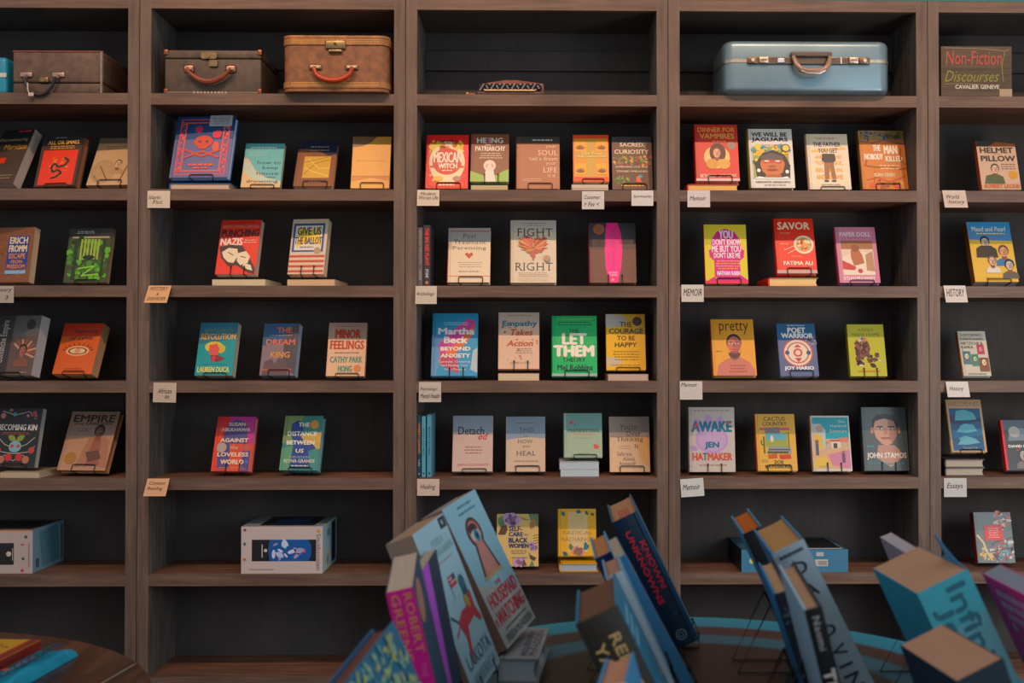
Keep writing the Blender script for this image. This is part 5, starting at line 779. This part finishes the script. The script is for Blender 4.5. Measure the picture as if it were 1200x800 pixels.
# ------------------------------------------------------------------ leaning books in wire holders on the teal table
def table_book(pos, rv, dims, label, s=1.0, kind='p', cover='888888', spine=None, page='b89878', art=None, sart=None, pageart=None, back=None, holder=True):
    pos = EYE+s*(Vector(pos)-EYE); W, H, T = dims[0]*s, dims[2]*s, dims[1]*s
    rv = Vector(rv); M = Matrix.Rotation(rv.length, 4, rv.normalized()); M.translation = pos
    lo = min((M @ Vector((x, y, 0))).z for x in (0, W) for y in (0, T))
    if lo < TZ+.004:
        k = (EYE.z-TZ-.005)/(EYE.z-lo); return table_book(EYE+k*(pos-EYE), rv, [d*k for d in (W, T, H)], label, 1.0, kind, cover, spine, page, art, sart, pageart, back, holder)
    root = empty('book', pos, M.to_euler(), label=label, cat='book', group='books leaning in wire holders on the teal table')
    book_parts(root, W, H, T, kind, cover, spine, page, art, sart, back, pageart)
    if holder:
        h = empty('book_holder', pos, (0, 0, 0), label='wire under '+' '.join(label.split()[:14]), cat='book stand', group='wire holders on the teal table')
        c = M @ Vector((W*.5, T*.5, 0)); X = M.to_3x3() @ Vector((1, 0, 0)); Y = M.to_3x3() @ Vector((0, 1, 0)); Zz = M.to_3x3() @ Vector((0, 0, 1))
        rel = lambda p: p-pos
        for sg in (-1, 1):
            b0 = c+X*sg*W*.25; f = b0-Y*(T/2+.004)-Zz*.003; g = b0+Y*(T/2+.004)-Zz*.003; up = g+Zz*H*.45
            foot = Vector((up.x, up.y, TZ+.002))+Vector((Y.x, Y.y, 0)).normalized()*.05
            pts = [f+Zz*.02, f, g, up]
            MB().tube([rel(p) for p in pts], .0016, '0c0c0e').build('hook', M_WIRE, h)
            MB().tube([rel(up), rel(foot), rel(Vector((f.x, f.y, TZ+.002))), rel(f)], .0016, '0c0c0e').build('leg', M_WIRE, h)
    return root
TB = table_book
TB([-0.0408, -2.294, 0.8023], [-0.3127, -0.3602, 1.2451], [0.1377, 0.0334, 0.2107], 'pale blue paperback with a keyhole and a blue eye, red title', s=1.090, cover='8ab0bc', spine='7c6458', page='a08070', holder=False, art=lambda a: (
    a.poly([(0, .55), (1, .75), (1, 1), (0, 1)], 'a8aaa4').small(.3, .03, .8, .12, 2, '4c6c78').e(.5, .25, .2, .11, '4c3c34').poly([(.38, .3), (.62, .3), (.76, .56), (.24, .56)], '4c3c34').e(.5, .25, .15, .085, 'b06a64').poly([(.43, .3), (.58, .3), (.7, .54), (.3, .54)], 'b47c74').e(.48, .22, .12, .035, '3c2c34').e(.5, .27, .13, .04, 'b8b0a8').e(.52, .275, .07, .045, '1c7c94').ci(.52, .275, .03, '101820').r(.24, .54, .76, .565, 'b09468')
    .t('THE', .4, .6, .58, .63, 'b04c60').T([('HOUSEMAID', .08, .645, .94, .74), ('WATCHING', .1, .765, .94, .86)], 'c02c44', .014).t('IS', .02, .8, .08, .85, 'c02c44').small(.15, .88, .9, .91, 1, '5c5c60').T([('FREIDA McFADDEN', .1, .925, .92, .975)], '54585c', .01)))
TB([-0.0827, -2.3234, 0.7455], [-0.2579, -0.3095, 1.336], [0.1426, 0.0404, 0.2338], 'thick white-blue paperback with a drawn red horse rider and flag', s=1.009, cover='9cbcc4', spine='806c60', page='a88468', art=lambda a: (
    a.r(.78, .01, .99, .08, '283840').T([('R', .86, .03, .92, .06)], 'b8c8cc').T([('PEKKA', .36, .1, .74, .145), ('HAMALAINEN', .22, .16, .94, .205)], '7c949c', .0).small(.3, .23, .85, .26, 1, 'a08c8c').r(.44, .34, .66, .41, 'b84c50').r(.56, .34, .66, .375, '1c4c6c').r(.44, .355, .56, .362, 'c8c8c8').r(.44, .378, .66, .384, 'c8c8c8').ci(.78, .43, .09, '2c6478').poly([(.7, .46), (.86, .46), (.84, .53), (.7, .53)], '1c5464').r(.66, .5, .78, .58, 'b09038')
    .poly([(.28, .6), (.5, .56), (.72, .56), (.78, .6), (.84, .48), (.9, .5), (.88, .6), (.96, .68), (.9, .7), (.78, .64), (.5, .66), (.42, .74), (.3, .86), (.26, .84), (.36, .7)], 'b03c44').line([(.3, .6), (.14, .54)], .025, '1c5464').line([(.3, .62), (.12, .66)], .02, 'b03c44').line([(.44, .36), (.44, .48)], .01, '3c3c3c').T([('LAKOTA', .12, .78, .92, .87)], '486878', .006).T([('AMERICA', .12, .9, .92, .97)], '7c949c', .006)))
TB([-0.1043, -2.4294, 0.7001], [-0.0529, -0.2773, 1.6122], [0.1393, 0.0338, 0.2299], 'magenta spined paperback with gold author name, leftmost upright on the table', s=0.898, cover='2c4458', spine='b01474', page='b8a08c', sart=lambda a: (
    a.t('ROBERT', .6, .02, .9, .36, 'b8843c', .0, 0, 1).t('GREENE', .14, .02, .44, .4, 'b8843c', .0, 0, 1).t('THE', .62, .42, .84, .5, 'c05c9c', 0, 0, 1).T([('S', .4, .56, .6, .6), ('E', .4, .66, .6, .7), ('D', .4, .76, .6, .8), ('U', .4, .86, .6, .9)], 'd0a8c0')), art=lambda a: a.e(.35, .15, .25, .12, 'a87868'))
TB([-0.1143, -2.2957, 0.7074], [-0.1369, -0.1659, 1.5357], [0.1421, 0.0166, 0.21], 'navy paperback with a violet spine between the magenta and white-blue books', s=0.904, cover='1c3448', spine='b858c8', page='a89884', art=lambda a: a.r(0, 0, .34, 1, 'b858c8'))
TB([-0.108, -2.5981, 0.6208], [-0.2339, -0.3786, 1.3751], [0.187, 0.0316, 0.2501], 'blue hardcover with yellow-green blossom branches, leaning at the lower left', s=0.800, kind='h', cover='2c6078', back='2c5c7c', page='6c4438', art=lambda a: (
    a.dots(420, .03, .03, .97, .97, ['8a9c74', '7c9c8c', 'a8a068', '5c8c90', '9aa87c'], .05, 6, 5, .4).poly([(.3, .3), (.55, .25), (.7, .4), (.5, .6), (.35, .5)], '1c6480').line([(.1, .1), (.4, .3), (.9, .35)], .02, '8c9c6c').line([(.2, .6), (.6, .5), (.9, .7)], .02, 'a8a060')))
TB([0.2605, -2.0324, 0.7501], [-0.3092, -0.3928, 1.5182], [0.1527, 0.045, 0.2302], 'thick dark navy hardcover with red spine title and stamped page edge', s=1.008, kind='h', cover='2c5468', spine='14283c', page='b08060', sart=lambda a: (
    a.r(.86, 0, 1, 1, '1c4864').t('KNOWN', .58, .2, .78, .56, 'c02c3c', .02, 0, 1).t('AND', .5, .3, .55, .38, 'b83c44', 0, 0, 1).t('UNKNOWNS', .26, .1, .46, .66, 'c02c3c', .02, 0, 1).T([('//', .55, .74, .75, .77)], '2c6474').ci(.5, .91, .2, '7c8c98').ci(.5, .91, .16, '14283c').ci(.5, .91, .1, '7c8c98').ci(.5, .91, .07, '14283c')), pageart=lambda a: (a.r(.3, .05, .36, .5, 'b04838').r(.42, .05, .48, .5, 'b04838').r(.54, .05, .6, .5, 'b04838').r(.66, .05, .7, .5, 'b04838')))
TB([0.1989, -2.1561, 0.7242], [-0.2936, -0.3906, 1.535], [0.1409, 0.027, 0.21], 'slim navy book with orange-tan pages left of the thick red lettered navy hardcover', s=0.971, kind='h', cover='3c8cb0', spine='1c2c58', page='b87c50')
TB([0.1963, -2.2343, 0.7366], [-0.3004, -0.3724, 1.523], [0.1095, 0.0265, 0.18], 'small pale grey book just above the gold lettered brown spine', s=0.862, kind='h', cover='6c94a8', spine='98a4ac', page='a87c64')
TB([0.2304, -2.214, 0.7252], [-0.3624, -0.4093, 1.5503], [0.1407, 0.0169, 0.22], 'blue paperback with a pink and yellow mosaic cover seen nearly edge on', s=0.915, cover='3c80a0', spine='2c6c90', page='a89884', art=lambda a: a.dots(90, .02, .1, .98, .98, ['b84c6c', 'c8a050', '4c98b0', '5c4c88', '7c9c5c'], .06, 4, 6))
TB([0.1998, -2.4639, 0.6908], [-0.3088, -0.3943, 1.4748], [0.1515, 0.0562, 0.235], 'thick book with gold capitals on a dark brown spine and blue cover', s=0.886, kind='h', cover='2c6c84', spine='2c2824', page='6c4c3c', sart=lambda a: (
    a.t('REBECCA', .56, .12, .8, .6, 'b89868', .02, 0, 1).t('YARROS', .16, .14, .4, .56, 'b89868', .02, 0, 1)), art=lambda a: (a.small(.1, .1, .7, .3, 3, '8cb8c4').dots(20, .1, .5, .9, .9, ['6cb0b8', '3c8ca0', 'a88c6c'], .1, 4, 5, .3)))
TB([0.155, -2.5914, 0.6382], [-0.2265, -0.1932, 1.4108], [0.132, 0.0361, 0.21], 'pale blue hardcover cut by the bottom edge below the gold lettered spine', s=0.827, kind='h', cover='4c84a8', spine='b0b8c4', page='b88468')
TB([0.436, -2.4343, 0.7658], [-0.3261, -0.3879, 1.4886], [0.1507, 0.0441, 0.235], 'thick book with pale grey spine and large black letters down it', s=1.030, kind='h', cover='3c7ca0', spine='90a0a8', page='b08458', sart=lambda a: (
    a.small(.1, .02, .9, .05, 1, '2c343c', .6).T([('D', .35, .09, .75, .16), ('A', .35, .22, .75, .29)], '1c242c', .03).T([('D', .3, .46, .7, .52)], '1c242c', .03).t('V', .3, .58, .7, .64, '1c242c', .03, 0, 1).r(.3, .69, .7, .705, '1c242c').t('N', .3, .75, .72, .83, '1c242c', .03, 0, 1).small(.3, .87, .7, .91, 2, '3c444c')))
TB([0.4148, -2.2119, 0.7691], [-0.3156, -0.3728, 1.484], [0.1391, 0.0298, 0.21], 'small black spined book with orange pages, topmost behind the grey spine', s=1.030, kind='h', cover='2c84a8', spine='1c1c20', page='b4622c', sart=lambda a: a.r(.15, .3, .85, .6, 'b01c44'))
TB([0.3955, -2.4575, 0.7073], [0.1528, 1.1081, -4.5709], [0.1415, 0.0214, 0.21], 'black spined hardcover with white THE W in front of the grey spine', s=0.869, kind='h', cover='202428', spine='141618', back='94a8b4', page='a88468', sart=lambda a: (
    a.t('Naomi', .3, .04, .7, .26, 'a8a8a8', .0, 0, 1).t('THE WAY', .2, .38, .8, .96, 'b8b4b0', .03, 0, 1)))
TB([0.381, -2.4072, 0.7229], [0.4754, 1.0903, -4.5889], [0.1269, 0.0202, 0.2], 'slim dark spined book with a bright blue back edge, left of the black spine', s=0.933, kind='h', cover='20242c', spine='1c2028', back='1c6c98', page='b08c6c', sart=lambda a: a.dots(16, .2, .1, .8, .8, ['4c5868', '5c6478', '38424c'], .25, 3, 6, .4))
TB([0.5854, -2.5601, 0.7538], [-0.3304, -0.3599, 1.5806], [0.1457, 0.0648, 0.23], 'very thick teal paperback with dark title on its sky-like spine', s=0.999, cover='1c8498', spine='3c94a0', back='2c8ca0', page='b48c70', sart=lambda a: (
    a.poly([(0, .2), (.6, .25), (1, .2), (1, .6), (.5, .7), (0, .6)], '5c94a0').t('Infinite', .5, .04, .84, .62, '1c5c6c', .03, 0, 1).t('Jest', .12, .12, .44, .44, '1c5c6c', .03, 0, 1)))
TB([0.5655, -2.6313, 0.6935], [-1.0273, -1.8115, 7.7832], [0.1174, 0.0569, 0.21], 'thick dark navy paperback at the lower right below the teal one', s=0.895, cover='1c2c3c', spine='1c2834', back='202c3c', page='a88068')
TB([0.6152, -2.5046, 0.7586], [0.389, -0.3098, -1.5011], [0.1414, 0.0242, 0.21], 'hot pink paperback with white lettering at the right picture edge', s=1.030, cover='ec2c80', spine='2c2c34', page='8c8c94', holder=False, art=lambda a: (
    a.small(.08, .05, .9, .26, 3, 'd8a8c0', .6).ci(.2, .3, .04, 'c8a8b8')))
TB([0.6135, -2.2656, 0.7477], [-0.2716, -0.3439, 1.5529], [0.1297, 0.0184, 0.2], 'pale book mostly hidden behind the very thick teal paperback', s=1.030, cover='b0989c', spine='8c7c84', page='b0a4a4')
tb = [o for o in COL.objects if o.get('label', '').startswith('very thick teal')][0]
Ht = max(v.co.z for c in tb.children for v in c.data.vertices); Wt = max(v.co.x for c in tb.children for v in c.data.vertices)
fm = MB(); prof = [(.0, 0), (.16, .006), (.28, .018), (.36, .032), (.42, .032), (.40, .02), (.36, .008), (.5, 0)]
fm.prism([(x*Wt, .0002, Ht+z) for x, z in prof], (0, .0007, 0), '1c7ca8'); fm.build('curled_cover_corner', M_PRINT, tb)
# the flat lying book under the keyhole cover
A0, A1, A3 = on_z(586, 770, TZ+.038), on_z(631, 771, TZ+.038), on_z(642, 735, TZ+.038)
X = (A1-A0); Wd = X.length; X.normalize(); Y = Vector((-X.y, X.x, 0)); Dp = max(.1, (A3-A1).dot(Y)); thick = .05
P = A0-X*.004; M = Matrix(((X.x, 0, 0, 0), (X.y, 0, 0, 0), (0, 0, 0, 0), (0, 0, 0, 1)))
ry = math.atan2(X.y, X.x)
M = Matrix.Translation((P.x, P.y, TZ+.0372)) @ Matrix.Rotation(ry, 4, 'Z') @ Matrix.Rotation(-math.pi/2, 4, 'X')
root = empty('book', M.translation, M.to_euler(), label='thick grey book lying flat on the teal table under the keyhole cover', cat='book')
book_parts(root, Wd+.004, Dp, .0365, 'h', '8c8c8c', '9aa8ac', 'a8b0b4', art=lambda a: (a.T([('FREIDA', .5, .25, .68, .9)], '3c4448', .0).t('McFADDEN', .72, .1, .9, .92, '3c4448', .01, 0, 2).t('HOUSEMAID', .55, .1, .68, .92, '4c5c68', .01, 0, 2)))
